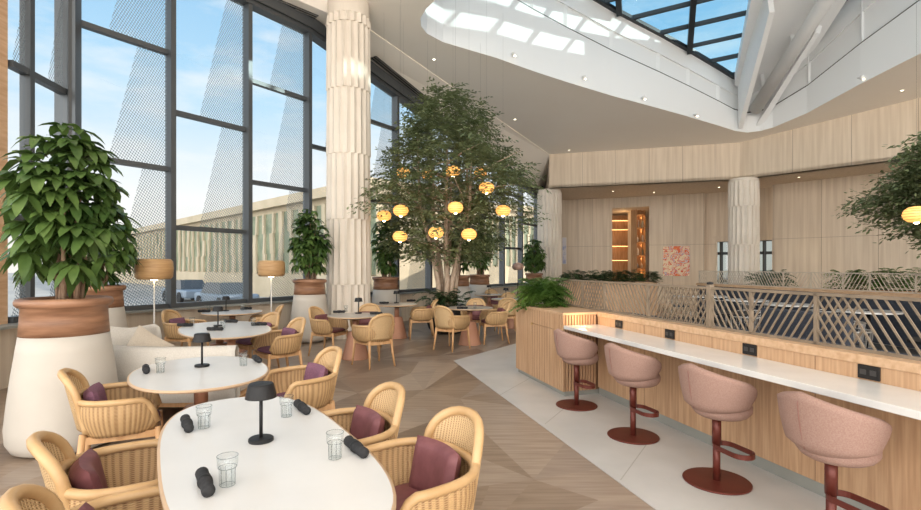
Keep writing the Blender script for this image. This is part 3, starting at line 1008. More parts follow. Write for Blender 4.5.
def pot_plant(name, loc, cr, ch, zc, nleaf, L, label, seed, mt='leaf_big', group=None, top_shift=0.0, clusters=0):
    t = empty(name, loc)
    q = random.Random(seed)
    vase(t)
    m = MB()
    tips = []
    for k in range(7):
        a = q.uniform(0, 6.28); r0 = q.uniform(.03, .12)
        tx, ty, tz = q.uniform(-.5, .5) * cr, q.uniform(-.5, .5) * cr, zc + q.uniform(-.1, .7) * ch
        path = [(r0 * math.cos(a), r0 * math.sin(a), 1.2), (r0 * 1.3 * math.cos(a) + tx * .1, r0 * 1.3 * math.sin(a) + ty * .1, 1.2 + (tz - 1.2) * .4), (tx * .6, ty * .6, 1.2 + (tz - 1.2) * .75), (tx, ty, tz)]
        m.tube(path, [.022, .018, .012, .006], 7)
        tips.append(Vector(path[2])); tips.append(Vector(path[3]))
    m.build('stem', M['bark'], t, smooth=True)
    m = MB()
    nw = max(1, nleaf // 7)
    for k in range(nw):
        # whorls of leaves spread over a rounded crown
        d = rnd_dir(q, -.95, 1)
        rr = (q.random() ** .4)
        zz = d.z * ch * rr
        wide = 1.0 if zz < 0 else (1 - .18 * (zz / ch))
        c_ = Vector((d.x * cr * rr * wide, d.y * cr * rr * wide, zc + zz))
        for j in range(7):
            a = 2 * math.pi * j / 7 + q.uniform(-.3, .3)
            dd = Vector((math.cos(a), math.sin(a), q.uniform(-.35, .45))) + d * .45
            leaf_geo(m, c_, dd, Vector((0, 0, 1)), L * q.uniform(.7, 1.15), L * .46 * q.uniform(.8, 1.15), q.uniform(.35, 1.0))
    m.build('foliage', M[mt], t, smooth=True)
    return tag(t, label, 'plant', group)
pot_plant('potted_tree', (-3.53, 4.47, 0), .40, .72, 2.16, 1100, .19, 'largest potted broad-leaf tree in a cream and walnut pot at far left', 1)
pot_plant('potted_tree', (-5.30, 7.3, 0), .50, .60, 2.0, 700, .19, 'potted tree standing half hidden behind the largest potted tree', 2)
pot_plant('potted_tree', (-3.22, 10.68, 0), .38, .70, 2.12, 1150, .16, 'bushy potted tree in a cream and walnut pot left of the near fluted column', 3)
pot_plant('potted_tree', (-1.93, 12.95, 0), .34, .78, 2.15, 900, .16, 'narrow potted tree in a cream pot just right of the near fluted column', 4)
pot_plant('potted_tree', (.62, 16.35, 0), .42, .72, 2.2, 800, .18, 'right one of the two potted trees behind the indoor tree', 5)
pot_plant('potted_tree', (-.06, 15.0, 0), .40, .65, 2.1, 600, .18, 'left one of the two potted trees behind the indoor tree', 6)
pot_plant('potted_tree', (2.88, 19.6, 0), .42, .64, 2.02, 900, .18, 'farthest potted tree, beside the slim looking far column', 8)

# the big indoor tree in its dark bowl
def big_tree(loc, prof, nt, label, seed, trunks, bowl=True):
    t = empty('indoor_tree', loc)
    q = random.Random(seed)
    def rad(z):
        for (z0, r0), (z1, r1) in zip(prof[:-1], prof[1:]):
            if z0 <= z <= z1: return r0 + (r1 - r0) * (z - z0) / (z1 - z0)
        return 0
    zb, zt = prof[0][0], prof[-1][0]
    m = MB()
    sk_pts = []
    for k in range(trunks):
        a = 2 * math.pi * k / trunks + .4
        bx, by = .16 * math.cos(a), .12 * math.sin(a)
        ex_, ey_ = .55 * math.cos(a) + q.uniform(-.2, .2), .5 * math.sin(a)
        z2 = zb + (zt - zb) * q.uniform(.55, .8)
        path = [(bx, by, .5), (bx * 1.2 + q.uniform(-.04, .04), by * 1.2, 1.2), (bx + ex_ * .3, by + ey_ * .3, 2.0), (bx + ex_ * .7, by + ey_ * .7, 3.0), (ex_, ey_, z2)]
        m.tube(path, [.075, .065, .055, .04, .012], 9)
        sk_pts += [Vector(p) for p in path[2:]]
        for j in range(9):
            i = q.choice((1, 2, 3))
            u = q.random()
            p = Vector(path[i]).lerp(Vector(path[i + 1]), u) if i < 4 else Vector(path[i])
            if p.z < zb - .3: continue
            d = rnd_dir(q, .0, .5)
            ln = rad(min(max(p.z + .3, zb), zt)) * q.uniform(.55, .95)
            e = p + d * ln
            m.tube([p, p + d * ln * .5 + Vector((0, 0, .06)), e], [.022, .014, .004], 6)
            sk_pts.append(e)
    m.build('trunk', M['bark_pale'], t, smooth=True)
    m = MB()
    zs = []
    n_ = 0
    while n_ < nt:
        z = q.uniform(zb, zt)
        R_ = rad(z)
        if q.random() > (R_ / max(r for _, r in prof)) ** 1.3 + .06: continue
        a = q.uniform(0, 2 * math.pi)
        rr = R_ * (q.random() ** .45) * (1 + .20 * math.sin(3 * a + z * 2.9) + .14 * math.sin(5 * a - z * 4))
        c_ = Vector((rr * math.cos(a), rr * math.sin(a), z + q.uniform(-.1, .1)))
        out = Vector((math.cos(a), math.sin(a), q.uniform(-.25, .5))).normalized()
        wc_ = c_ + Vector(loc)
        if math.hypot(wc_.x + out.x * .25 + 2.55, wc_.y + out.y * .25 - 11.4) < .82: n_ += 1; continue
        if any((wc_ + out * .2 - p_).length < .42 for p_ in LPOS): n_ += 1; continue
        tl = q.uniform(.25, .5)
        side = out.cross(Vector((0, 0, 1))).normalized()
        for j in range(11):
            u = j / 10
            b = c_ + out * (tl * u) - Vector((0, 0, .22 * tl * u * u)) + Vector((q.uniform(-.02, .02), q.uniform(-.02, .02), q.uniform(-.02, .02)))
            dd = out * .55 + side * (1 if j % 2 else -1) * q.uniform(.4, 1) + Vector((0, 0, q.uniform(-.7, .2)))
            L = q.uniform(.085, .14)
            dd.normalize()
            s2 = dd.cross(Vector((q.uniform(-.5, .5), q.uniform(-.5, .5), 1))).normalized() * (L * .20)
            m.add([b, b + dd * L * .5 - s2, b + dd * L, b + dd * L * .5 + s2], [(0, 1, 2, 3)])
        n_ += 1
    m.build('foliage', M['leaf_fine'], t)
    if bowl:
        MB().lathe([(.2, 0), (.34, 0), (.44, .12), (.50, .32), (.50, .52), (.46, .66), (.43, .68), (.40, .62)], 40, cap=False).build('bowl', M['black_metal'], t, smooth=True)
        MB().lathe([(.001, .62), (.42, .60)], 24, cap=False).build('soil', M['soil'], t)
    return tag(t, label, 'tree')
T0 = Vector((-.33, 12.0, 0))
big_tree(T0, [(1.75, .75), (2.2, 1.25), (2.9, 1.65), (3.5, 1.8), (4.1, 1.45), (4.8, .95), (5.4, .62), (5.85, .12)], 4500, 'tall indoor tree in the middle with glowing lanterns in its crown', 11, 6)
big_tree(Vector((8.55, 8.1, 0)), [(1.9, .25), (2.25, .9), (2.8, 1.40), (3.2, 1.15), (3.6, .8), (4.1, .2)], 3200, 'indoor tree cut off by the right picture edge', 12, 4)

def underplant(name, loc, r_, n_, L, label, seed, mt, cat='plant', h=.25, group=None, sx=1.0, ang=0.0):
    t = empty(name, loc, ang)
    q = random.Random(seed)
    m = MB()
    for k in range(n_):
        a = q.uniform(0, 2 * math.pi)
        b = Vector((math.cos(a) * r_ * q.random() * .6 * sx, math.sin(a) * r_ * q.random() * .6, q.uniform(-.02, h)))
        el = q.uniform(-.1, 1.1)
        d = Vector((math.cos(a) * math.cos(el), math.sin(a) * math.cos(el), math.sin(el)))
        # an arching frond with leaflets
        P = [b + d * (L * u) - Vector((0, 0, L * .55 * u * u)) for u in (0, .25, .5, .75, 1)]
        m.tube(P, [.004, .004, .003, .002, .001], 4, cap=False)
        for i in range(9):
            u = .15 + .85 * i / 9
            p = b + d * (L * u) - Vector((0, 0, L * .55 * u * u))
            s_ = d.cross(Vector((0, 0, 1)))
            s_.normalize()
            for sg in (-1, 1):
                leaf_geo(m, p, s_ * sg + d * .5 + Vector((0, 0, q.uniform(-.2, .2))), Vector((0, 0, 1)), L * .30 * (1 - .5 * u), L * .10, .3)
    m.build('foliage', M[mt], t, smooth=True)
    return tag(t, label, cat, group)
for i, (dx, dy, lb) in enumerate(((-.36, -.28, 'leafy plant spilling over the left rim of the dark bowl under the indoor tree'), (.36, -.20, 'leafy plant on the right side of the dark bowl under the indoor tree'),
                                  (0, -.42, 'low leafy plant at the front of the dark bowl under the indoor tree'))):
    underplant('foliage_plant', (T0.x + dx, T0.y + dy, .70), .25, 26, .34, lb, 20 + i, 'leaf_dark', h=.28, group='plants in the dark bowl')

# ------------------------------------------------------------ lanterns hanging in the tree
lan = empty('pendant_lantern')
m = MB(); m.lathe([(.03, -.115), (.10, -.105), (.15, -.06), (.168, 0), (.15, .06), (.10, .105), (.035, .12)], 28); m.build('shade', M['lantern'], lan, smooth=True)
m = MB()
for z, r_ in ((-.075, .142), (-.035, .165), (0.005, .170), (.045, .162), (.08, .137)):
    m.tube([(r_ * math.cos(a * math.pi / 14), r_ * math.sin(a * math.pi / 14), z) for a in range(28)], .0035, 5, closed=True)
m.build('ribs', M['brass'], lan)
m = MB(); m.lathe([(.001, -.03), (.03, -.02), (.036, 0), (.02, .03), (.001, .035)], 12, (0, 0, -.115)); m.build('bulb', M['bulb'], lan, smooth=True)
kl = Kind(lan)
cords = []
for px, py, Y, lb in LN:
    z = CZ + (HY - py) / F * Y
    x = (px - CX) / F * Y
    o = kl.put((x, Y, z), rnd.uniform(0, 3), lb, 'lantern', 'lanterns in the indoor tree')
    cords.append((o, plane_c(x, Y) - z))
z = CZ + (HY - 214.5) / F * 7.4
o = kl.put((3.0 + 3.75, 7.4, z), 0, 'glowing lantern at the right picture edge under the cut off tree', 'lantern', 'lantern of the right tree')
cords.append((o, plane_t(6.75, 7.4) - z))
for o, L_ in cords:
    MB().tube([(0, 0, .115), (0, 0, L_)], .0009, 5).build('cord', M['black'], o)
# ------------------------------------------------------------ the bar: wall, counter, slatted end block
BA = math.atan2(0.9617, -0.2741)        # bar direction as a rotation, local +x runs away from the camera
barw = empty('bar_wall', (2.19, 4.5, 0), BA)      # local x along the bar, local y to the LEFT of travel = room side
m = MB(); m.box(-2.6, 1.77, -.22, 0, .10, .975); m.build('oak_panel', M['oak'], barw)
m = MB(); m.box(-2.6, 1.77, -.24, .012, .975, 1.035); m.build('oak_cap', M['oak_h'], barw, bevel=.006)
m = MB(); m.box(-2.6, 1.77, -.20, -.015, 0, .10); m.build('plinth', M['plinth'], barw)
m = MB()
for x in (-2.0, -1.05, -.1, .85): m.box(x, x + .004, 0, .0015, .10, .975)
m.build('panel_joint', M['oak_dark'], barw)
tag(barw, 'long light oak bar wall behind the white counter', 'bar wall')
ct = MB(); ct.box(-2.6, 1.77, .002, .47, .835, .878)
o = ct.build('bar_counter', M['quartz'], bevel=.004)
o.location = (2.19, 4.5, 0); o.rotation_euler = (0, 0, BA)
tag(o, 'long white stone counter running along the oak bar wall', 'counter')

# slatted end block; local frame as above
blk = empty('bar_end_cabinet', (2.19, 4.5, 0), BA)
X0, X1, D = 1.775, 3.30, .475
m = MB(); m.box(X0 + .02, X1, -.30, D - .02, .07, 1.0); m.build('body', M['oak_dark'], blk)
m = MB(); m.box(X0 + .03, X1 - .02, -.28, D - .04, 0, .07); m.build('plinth', M['plinth'], blk)
m = MB(); m.box(X0 - .005, X1 + .01, -.31, D + .005, 1.0, 1.03); m.build('top', M['oak_h'], blk, bevel=.003)
m = MB()
x = X0
q = random.Random(4)
while x < X1 - .01:
    w_ = .034 if not (X0 + .28 < x < X0 + .98) else .999
    if w_ > .9:
        m.build('front_slats', M['oak'], blk)
        m = MB()
        x = X0 + .98
        continue
    m.box(x, x + w_, D - .02, D, .07, 1.0); x += w_ + .015
m.build('front_slats', M['oak'], blk)
m = MB()
y = D - .03
while y > .0:
    m.box(X0, X0 + .02, y, y + .022, .07, 1.0); y -= .038
m.build('side_slats', M['oak'], blk)
for z0, z1 in ((.07, .80), (.806, 1.0)):
    m = MB(); m.box(X0 + .285, X0 + .975, D - .02, D, z0, z1); dd = m.build('door' if z0 < .5 else 'drawer', M['oak'], blk)
    g = MB()
    for k in range(1, 9): g.box(X0 + .285 + k * .077, X0 + .289 + k * .077, D, D + .0012, z0 + .005, z1 - .005)
    g.build('groove', M['oak_dark'], dd)
m = MB(); m.box(X0 + .90, X0 + .93, D, D + .012, .785, .815); m.build('pull', M['brass'], blk)
tag(blk, 'slatted oak cabinet block at the far end of the bar, topped by a fern', 'cabinet')
l = bpy.data.lights.new('counter_glow', 'POINT'); l.energy = 1.6; l.color = (1, .62, .30); l.shadow_soft_size = .05
lo = bpy.data.objects.new('counter_glow', l); p = barpt(1.62, .30, .955); lo.location = p; scn.collection.objects.link(lo)

# power outlets
ol = empty('power_outlet')
MB().box(-.065, .065, 0, .014, -.043, .043).build('plate', M['plate'], ol, bevel=.003)
m = MB()
for x in (-.03, .03):
    m.box(x - .019, x + .019, .014, .017, -.016, .016)
m.build('socket', mat('socket_face', (0.045, 0.04, 0.038), .5), ol)
ko = Kind(ol)
for px, lb in ((619.5, 'leftmost dark outlet plate on the bar wall, near the slatted block'), (670.5, 'second outlet plate from the left on the bar wall'),
               (750.5, 'third outlet plate from the left on the bar wall'), (870, 'largest looking outlet plate, nearest the right edge on the bar wall')):
    tx = (px - CX) / F
    Y = 3.4725 / (tx + .285)
    ko.put((tx * Y - .002, Y, .93), BA, lb, 'outlet', 'outlets on the bar wall')

# lattice railing
def slat_mesh(L, z0, z1, sgn, pitch=.094, w=.018, d=.022, y=0, run=.62):
    m = MB()
    H = z1 - z0
    k = -int(H * run / pitch) - 2
    while k * pitch < L + H:
        xa = k * pitch
        pts = []
        # param u in 0..1 of height
        u0, u1 = 0.0, 1.0
        xs = lambda u: xa + H * run * (u if sgn > 0 else (1 - u))
        lo_u, hi_u = 0.0, 1.0
        if sgn > 0:
            lo_u = max(0, (0 - xa) / (H * run)); hi_u = min(1, (L - xa) / (H * run))
        else:
            hi_u = min(1, 1 - (0 - xa) / (H * run)); lo_u = max(0, 1 - (L - xa) / (H * run))
        if hi_u - lo_u > .03:
            m.bar((xs(lo_u), y, z0 + H * lo_u), (xs(hi_u), y, z0 + H * hi_u), d, w, up=(1, 0, 0) if False else (0, 0, 1))
        k += 1
    return m
def lattice(name, origin, rz, posts, z0, z1, signs, double, label, mt, pitch=.066, cap=None, th=.03):
    t = empty(name, origin, rz)
    for x in posts:
        MB().box(x - .011, x + .011, -th / 2, th / 2, z0, z1).build('post', mt, t)
    xa, xb = posts[0], posts[-1]
    MB().box(xa, xb, -th / 2, th / 2, z1 - .018, z1 + .004).build('top_rail', mt, t)
    MB().box(xa, xb, -th / 2, th / 2, z0, z0 + .02).build('bottom_rail', mt, t)
    for i in range(len(posts) - 1):
        m = slat_mesh(posts[i + 1] - posts[i], z0 + .02, z1 - .018, signs[i % len(signs)], pitch, .012, .010)
        m.v = [(v[0] + posts[i], v[1], v[2]) for v in m.v]
        m.build('slat_panel', mt, t)
    for (a, b, sg) in double:
        m = slat_mesh(b - a, z0 + .02, z1 - .018, sg, pitch, .012, .010, y=-.035)
        m.v = [(v[0] + a, v[1], v[2]) for v in m.v]
        m.build('slat_panel', mt, t)
    return tag(t, label, 'railing')
def t_of(px):
    tx = (px - CX) / F
    return (3.4725 / (tx + .285) - 4.5) / .9617
PX = [550, 575, 596, 639, 700, 740, 804]
posts = sorted([t_of(p) for p in PX] + [-2.55])
# local +x away from the camera; image "/" in a panel = bottom nearer the camera-left => sgn
lattice('lattice_railing', (2.19 + .11, 4.53, 0), BA, posts, 1.035, 1.405, [1, -1, 1, -1, 1, -1, -1], [(t_of(846), t_of(804), -1), (t_of(699), t_of(652), 1), (t_of(596), t_of(575), 1)],
        'bronze coloured slanted slat railing standing on the oak bar wall', M['lattice'])
th_ = empty('railing_end_post', barpt(t_of(700), -.11, 0), BA)
MB().box(-.022, .022, -.025, .025, 1.035, 1.43).build('post', M['lattice'], th_)
MB().lathe([(.02, 0), (.028, .005), (.028, .02), (.001, .026)], 14, (0, 0, 1.43)).build('cap', M['black'], th_)
tag(th_, 'thick post with a black cap joining two parts of the slat railing', 'post')

# ------------------------------------------------------------ bar stools
M['seam'] = mat('seam_pink', (0.30, 0.15, 0.12), .9)
def make_stool():
    t = empty('bar_stool')
    # facing +x
    def shell(off):
        def fn(u, v):
            a = math.pi + (u - .5) * 2 * R(132)
            k = abs(u - .5) * 2
            rr = .208 + off + .018 * v - .035 * (1 - v) ** 2
            top = .87 - .15 * k ** 1.1 - .075 * (max(0, k - .8) / .2) ** 2
            bot = .525 + .03 * k + .05 * max(0, k - .85) / .15
            z = bot + (top - bot) * v
            if v < .15: rr -= .05 * (1 - v / .15)
            return (rr * math.cos(a) * 1.02 + .0, rr * math.sin(a) * 1.08, z)
        return fn
    nu, nv = 44, 12
    m = MB()
    o_, i_ = shell(0.025), shell(-.030)
    P = []
    # closed loop section: outer up, inner down
    for i in range(nu + 1):
        u = i / nu
        e = max(0, (abs(u - .5) * 2 - .93) / .07)
        row = []
        for j in range(nv + 1):
            row.append(Vector(o_(u, j / nv)))
        tc = (Vector(o_(u, 1)) + Vector(i_(u, 1))) / 2 + Vector((0, 0, .018))
        row.append(tc)
        for j in range(nv, -1, -1):
            row.append(Vector(i_(u, j / nv)))
        if e > 0:
            c_ = sum(row, Vector()) / len(row)
            row = [c_ + (p - c_) * (1 - .55 * e * e) for p in row]
        P.append(row)
    K = len(P[0])
    m.add([p for r_ in P for p in r_], [(i * K + j, i * K + (j + 1) % K, (i + 1) * K + (j + 1) % K, (i + 1) * K + j) for i in range(nu) for j in range(K)] +
          [tuple(range(K)), tuple(reversed(range(nu * K, nu * K + K)))])
    sh = m.build('backrest_shell', M['pink'], t, smooth=True)
    for sg in (0,):
        s_ = MB()
        a = math.pi
        s_.tube([((.235 + .018 * v - .035 * (1 - v) ** 2) * math.cos(a) * 1.02, (.235 + .018 * v - .035 * (1 - v) ** 2) * math.sin(a) * 1.08, .56 + (.835 - .56) * v) for v in [k / 8 for k in range(9)]], .003, 6)
        s_.build('seam', M['seam'], sh, smooth=True)
    m = MB(); m.lathe([(.001, .485), (.15, .485), (.175, .50), (.198, .53), (.20, .565), (.185, .595), (.17, .61), (.001, .615)], 36, (.045, 0, 0), 1.05, 1.0); m.build('seat', M['pink'], t, smooth=True)
    m = MB(); m.tube([(0, 0, .01), (0, 0, .30)], .026, 20); m.tube([(0, 0, .28), (0, 0, .49)], .032, 20); m.build('pole', M['rust'], t, smooth=True)
    m = MB(); m.lathe([(.001, 0), (.228, 0), (.232, .004), (.232, .010), (.228, .014), (.001, .016)], 56); m.build('base_plate', M['rust'], t, smooth=False)
    return t
def stool_ring(parent, world_dir, rz):
    # stadium-shaped foot rest, oriented independent of the swivelled seat
    L, w_ = .15, .082
    pts = []
    n_ = 12
    for k in range(n_ + 1):
        a = -math.pi / 2 + math.pi * k / n_
        pts.append((L / 2 + w_ * math.cos(a), w_ * math.sin(a)))
    for k in range(n_ + 1):
        a = math.pi / 2 + math.pi * k / n_
        pts.append((-L / 2 + w_ * math.cos(a), w_ * math.sin(a)))
    a = math.atan2(world_dir[1], world_dir[0]) - rz
    ca_, sa_ = math.cos(a), math.sin(a)
    m = MB()
    v, f = [], []
    nP = len(pts)
    for r0 in (0, .008):
        for z in (.255, .29):
            for (x, y) in pts:
                l_ = math.hypot(x, y)
                x2, y2 = x * (1 - r0 / l_), y * (1 - r0 / l_)
                X, Y = x2 + .125, y2 + .03
                v.append((X * ca_ - Y * sa_, X * sa_ + Y * ca_, z))
    for i in range(nP):
        j = (i + 1) % nP
        A, B, C_, D_ = i, nP + i, 2 * nP + i, 3 * nP + i
        a_, b_, c_, d_ = j, nP + j, 2 * nP + j, 3 * nP + j
        f += [(A, a_, b_, B), (C_, D_, d_, c_), (B, b_, d_, D_), (A, C_, c_, a_)]
    m.add(v, f)
    m.build('foot_rest', M['rust'], parent)
st = make_stool()
stool_ring(st, (.27, -.96), .30)
kst = Kind(st)
for (x, y), lb in zip(((1.325, 5.71), (1.615, 4.68), (1.895, 3.70), (2.135, 2.88)),
                      ('farthest pink bar stool, in front of the slatted block', 'second farthest pink bar stool on a dark red pedestal', 'third pink bar stool with its whole round red base in view',
                       'nearest pink bar stool with its base below the picture edge')):
    kst.put((x, y, .006), .30, lb, 'bar stool', 'pink bar stools along the counter')

# ------------------------------------------------------------ rattan chairs
def make_chair(cush, name='rattan_armchair'):
    t = empty(name)
    def plan(a, off=0):      # a: -pi..pi measured from the back (0 = back centre)
        ex = 2.6
        c_, s_ = math.cos(a), math.sin(a)
        x = -.275 * math.copysign(abs(c_) ** (2 / ex), c_)
        y = .30 * math.copysign(abs(s_) ** (2 / ex), s_)
        return x, y
    AM = R(132)
    def rail(a):
        k = abs(a) / AM
        z = .665 - .02 * k
        x, y = plan(a)
        if k > .86:
            e = (k - .86) / .14
            z -= .17 * e ** 1.7
            x += .015 * e
        return Vector((x * 1.03, y * 1.03, z))
    def low(a):
        x, y = plan(a)
        return Vector((x * .84, y * .86, .405))
    m = MB()
    m.grid(lambda u, v: tuple(low((u * 2 - 1) * AM).lerp(rail((u * 2 - 1) * AM), v) + Vector((-math.cos((u * 2 - 1) * AM), math.sin((u * 2 - 1) * AM) * 1, 0)) * .025 * math.sin(v * math.pi)), 40, 8)
    sh = m.build('cane_shell', M['cane'], t, smooth=True, solid=.008)
    m = MB(); m.tube([rail((k / 40 * 2 - 1) * AM) for k in range(41)], .022, 10)
    m.build('arm_rail', M['rattan'], t, smooth=True)
    # tall arched back
    def bp(y, z):
        return Vector((-.272 - .10 * max(0, (z - .42)) / .45 + .10 * (abs(y) / .23) ** 2, y, z))
    arch = []
    W, Z0, Z1 = .205, .44, .842
    for k in range(7): arch.append((-W, Z0 + (Z1 - W * .9 - Z0) * k / 6))
    for k in range(1, 14):
        a = math.pi - math.pi * k / 14
        arch.append((W * math.copysign(abs(math.cos(a)) ** .8, math.cos(a)), Z1 - W * .9 + W * .9 * math.sin(a) ** .8))
    for k in range(6, -1, -1): arch.append((W, Z0 + (Z1 - W * .9 - Z0) * k / 6))
    m = MB(); m.tube([bp(y, z) for y, z in arch], .025, 10); m.build('back_frame', M['rattan'], t, smooth=True)
    def topz(y): return Z1 - W * .9 + W * .9 * max(0, 1 - (abs(y) / W) ** 2.5) ** .4
    m = MB(); m.grid(lambda u, v: tuple(bp((u * 2 - 1) * W * .999, Z0 + (topz((u * 2 - 1) * W * .999) - Z0) * v)), 16, 12)
    m.build('cane_back', M['cane_back'], t, smooth=True, solid=.006)
    # seat cushion and back cushion
    def cushion(cx, cy, cz, sx, sy, sz, ex=4.0, tilt=0.0):
        m = MB()
        def fn(u, v):
            a = u * 2 * math.pi; b_ = (v - .5) * math.pi
            c_, s_ = math.cos(a), math.sin(a)
            cb = max(0.0, math.cos(b_)) ** .33
            x = sx * math.copysign(abs(c_) ** (2 / ex), c_) * cb
            y = sy * math.copysign(abs(s_) ** (2 / ex), s_) * cb
            z = sz * math.sin(b_)
            p = Vector((x, y, z))
            if tilt: p = Matrix.Rotation(tilt, 3, 'Y') @ p
            return tuple(p + Vector((cx, cy, cz)))
        m.grid(fn, 32, 10, closed_u=True)
        return m
    cushion(.0, 0, .445, .235, .235, .035).build('seat_cushion', M[cush], t, smooth=True)
    m = MB()
    n_ = 12; K_ = n_ + 1
    V_, Fc = [], []
    for sg in (-1, 1):
        for j in range(K_):
            for i in range(K_):
                y_, h_ = i / n_ * 2 - 1, j / n_ * 2 - 1
                th = .048 * max(0, (1 - y_ ** 6) * (1 - h_ ** 6)) ** .5
                p = Vector((sg * th, y_ * .178 * (1 - .04 * (1 - h_ * h_)), h_ * .138))
                p = Matrix.Rotation(R(-12), 3, 'Y') @ p
                V_.append(tuple(p + Vector((-.180 + .04 * y_ * y_, 0, .582))))
    for b_ in (0, K_ * K_):
        for j in range(n_):
            for i in range(n_):
                q4 = (b_ + j * K_ + i, b_ + j * K_ + i + 1, b_ + (j + 1) * K_ + i + 1, b_ + (j + 1) * K_ + i)
                Fc.append(tuple(reversed(q4)) if b_ == 0 else q4)
    m.add(V_, Fc)
    m.build('back_cushion', M[cush], t, smooth=True)
    # wooden frame under the seat and legs
    m = MB()
    for a, b in (((.22, .215), (.22, -.215)), ((-.215, .19), (-.215, -.19)), ((.22, .215), (-.215, .19)), ((.22, -.215), (-.215, -.19))):
        m.bar((*a, .385), (*b, .385), .035, .05)
    m.build('seat_frame', M['beech'], t)
    for sx, sy, ox in ((.225, .22, .035), (.225, -.22, .035), (-.22, .195, -.06), (-.22, -.195, -.06)):
        m = MB(); m.tube([(sx, sy, .43), (sx + ox * .4, sy + math.copysign(.012, sy), .22), (sx + ox, sy + math.copysign(.03, sy), 0)], [.023, .020, .014], 10)
        m.build('leg', M['beech'], t, smooth=True)
    return t
ch_m = Kind(make_chair('maroon'))
ch_p = Kind(make_chair('plum'))
GC = 'woven rattan armchairs'
def sn(s_, n_): return (-.53 * s_ + .85 * n_, .85 * s_ + .53 * n_)
TA = math.atan2(.53, .85)      # direction of +n
def put_chair(K, x, y, rz, lb, g='woven rattan armchairs at the tables'):
    K.put((x, y, 0.006 if False else 0), rz, lb, 'chair', g)
x, y = sn(2.14, 1.04); put_chair(ch_m, x, y, TA + math.pi + .10, 'rattan armchair nearest the lower centre edge, maroon cushions, at the big front table')
x, y = sn(2.86, .96); put_chair(ch_m, x, y, TA + math.pi + .05, 'rattan armchair on the far right side of the big front table, maroon cushions')
x, y = sn(2.84, -.06); put_chair(ch_m, x, y, .62, 'rattan armchair on the left of the big front table, whole arch back in view')
x, y = sn(2.16, -.02); put_chair(ch_m, x, y, .62, 'rattan armchair cut off by the lower left picture corner')
put_chair(ch_p, -2.52, 3.74, .52, 'rattan armchair beside the largest plant pot, side on, at the oval table with a lamp')
x, y = sn(4.43, 1.10); put_chair(ch_p, x, y, TA + math.pi + .15, 'rattan armchair on the right of the smaller oval table, behind the front table lamp')
x, y = sn(7.23, 1.52); put_chair(ch_p, x, y, TA + math.pi + .25, 'rattan armchair with plum seat on the near right of the long oval table')
x, y = sn(8.2, 1.38); put_chair(ch_p, x, y, TA + math.pi + .45, 'rattan armchair on the far right of the long oval table, only its arch back showing')
put_chair(ch_p, -3.72, 9.38, 3.6, 'rattan armchair in front of the right floor lamp by the window')
put_chair(ch_p, -4.62, 8.42, -.15, 'rattan armchair at the left end of the long oval table against the window wall')
put_chair(ch_m, -2.36, 9.0, -.35, 'rattan armchair left of the round table, in front of the pot beside the column')
put_chair(ch_m, -1.40, 8.06, 2.25, 'rattan armchair seen from behind at the round table near the column')
put_chair(ch_m, -1.78, 9.52, -1.55, 'rattan armchair on the far side of the round table near the column')
put_chair(ch_m, -.88, 11.15, 3.3, 'rattan armchair with maroon cushion left of the dark tree bowl')
put_chair(ch_m, -.17, 9.62, .95, 'rattan armchair seen from behind in front of the dark tree bowl')
put_chair(ch_m, .68, 10.45, 3.35, 'rattan armchair with maroon seat on the right of the table by the dark tree bowl')
put_chair(ch_m, .32, 11.15, -1.7, 'rattan armchair on the far side of the table by the dark tree bowl')
put_chair(ch_m, 1.10, 12.0, 1.6, 'rattan armchair seen from behind left of the slatted block, at the dark far table')
put_chair(ch_m, 1.35, 13.75, -1.6, 'rattan armchair on the far side of the dark far table')
put_chair(ch_m, 1.05, 15.6, -1.3, 'small looking rattan armchair at the farthest window table')

# ------------------------------------------------------------ tables
def superell(a, b, ex, n_=64):
    out = []
    for k in range(n_):
        t_ = 2 * math.pi * k / n_
        c_, s_ = math.cos(t_), math.sin(t_)
        out.append((a * math.copysign(abs(c_) ** (2 / ex), c_), b * math.copysign(abs(s_) ** (2 / ex), s_)))
    return out
def table(loc, rz, a, b, ex, peds, label, top='table', group=None, ped_mat='copper', slim=False):
    t = empty('dining_table', (loc[0], loc[1], 0), rz)
    o2 = superell(a, b, ex)
    m = MB(); m.prism(superell(a - .012, b - .012, ex), .742, .7505); m.build('tabletop', M[top], t)
    m = MB()
    n_ = len(o2); inn = superell(a - .03, b - .03, ex); i2 = superell(a - .012, b - .012, ex)
    m.add([(x, y, .722) for x, y in inn] + [(x, y, .732) for x, y in o2] + [(x, y, .748) for x, y in o2] + [(x, y, .750) for x, y in i2],
          [(r_ * n_ + i, r_ * n_ + (i + 1) % n_, (r_ + 1) * n_ + (i + 1) % n_, (r_ + 1) * n_ + i) for r_ in range(3) for i in range(n_)] + [tuple(reversed(range(n_)))])
    m.build('edge_band', M['table_edge'], t, smooth=True)
    m = MB(); m.prism(superell(a * .62, b * .62, max(ex, 2)), .700, .722); m.build('support_plate', M['black'], t)
    for px_, py_ in peds:
        m = MB(); m.lathe([(.235, 0), (.238, .012), (.23, .02), (.125, .46), (.118, .47)], 40, (px_, py_, 0)); m.build('pedestal_cone', M[ped_mat], t, smooth=True)
        m = MB(); m.tube([(px_, py_, .46), (px_, py_, .702)], .052, 24); m.build('column', M[ped_mat], t, smooth=True)
    return tag(t, label, 'table', group)
SA = math.atan2(.85, -.53)
x, y = sn(2.49, .45); table((x, y), SA, 1.02, .42, 2.8, [(-.5, 0), (.5, 0)], 'large white rounded rectangular table in the foreground')
x, y = sn(4.55, .36); table((x, y), SA, .70, .50, 2.2, [(0, 0)], 'white oval table with a black lamp behind the foreground table')
x, y = sn(7.47, .88); table((x, y), SA, 1.0, .56, 2.3, [(-.62, 0), (.6, 0)], 'long white oval table in front of the windows, behind the sofa')
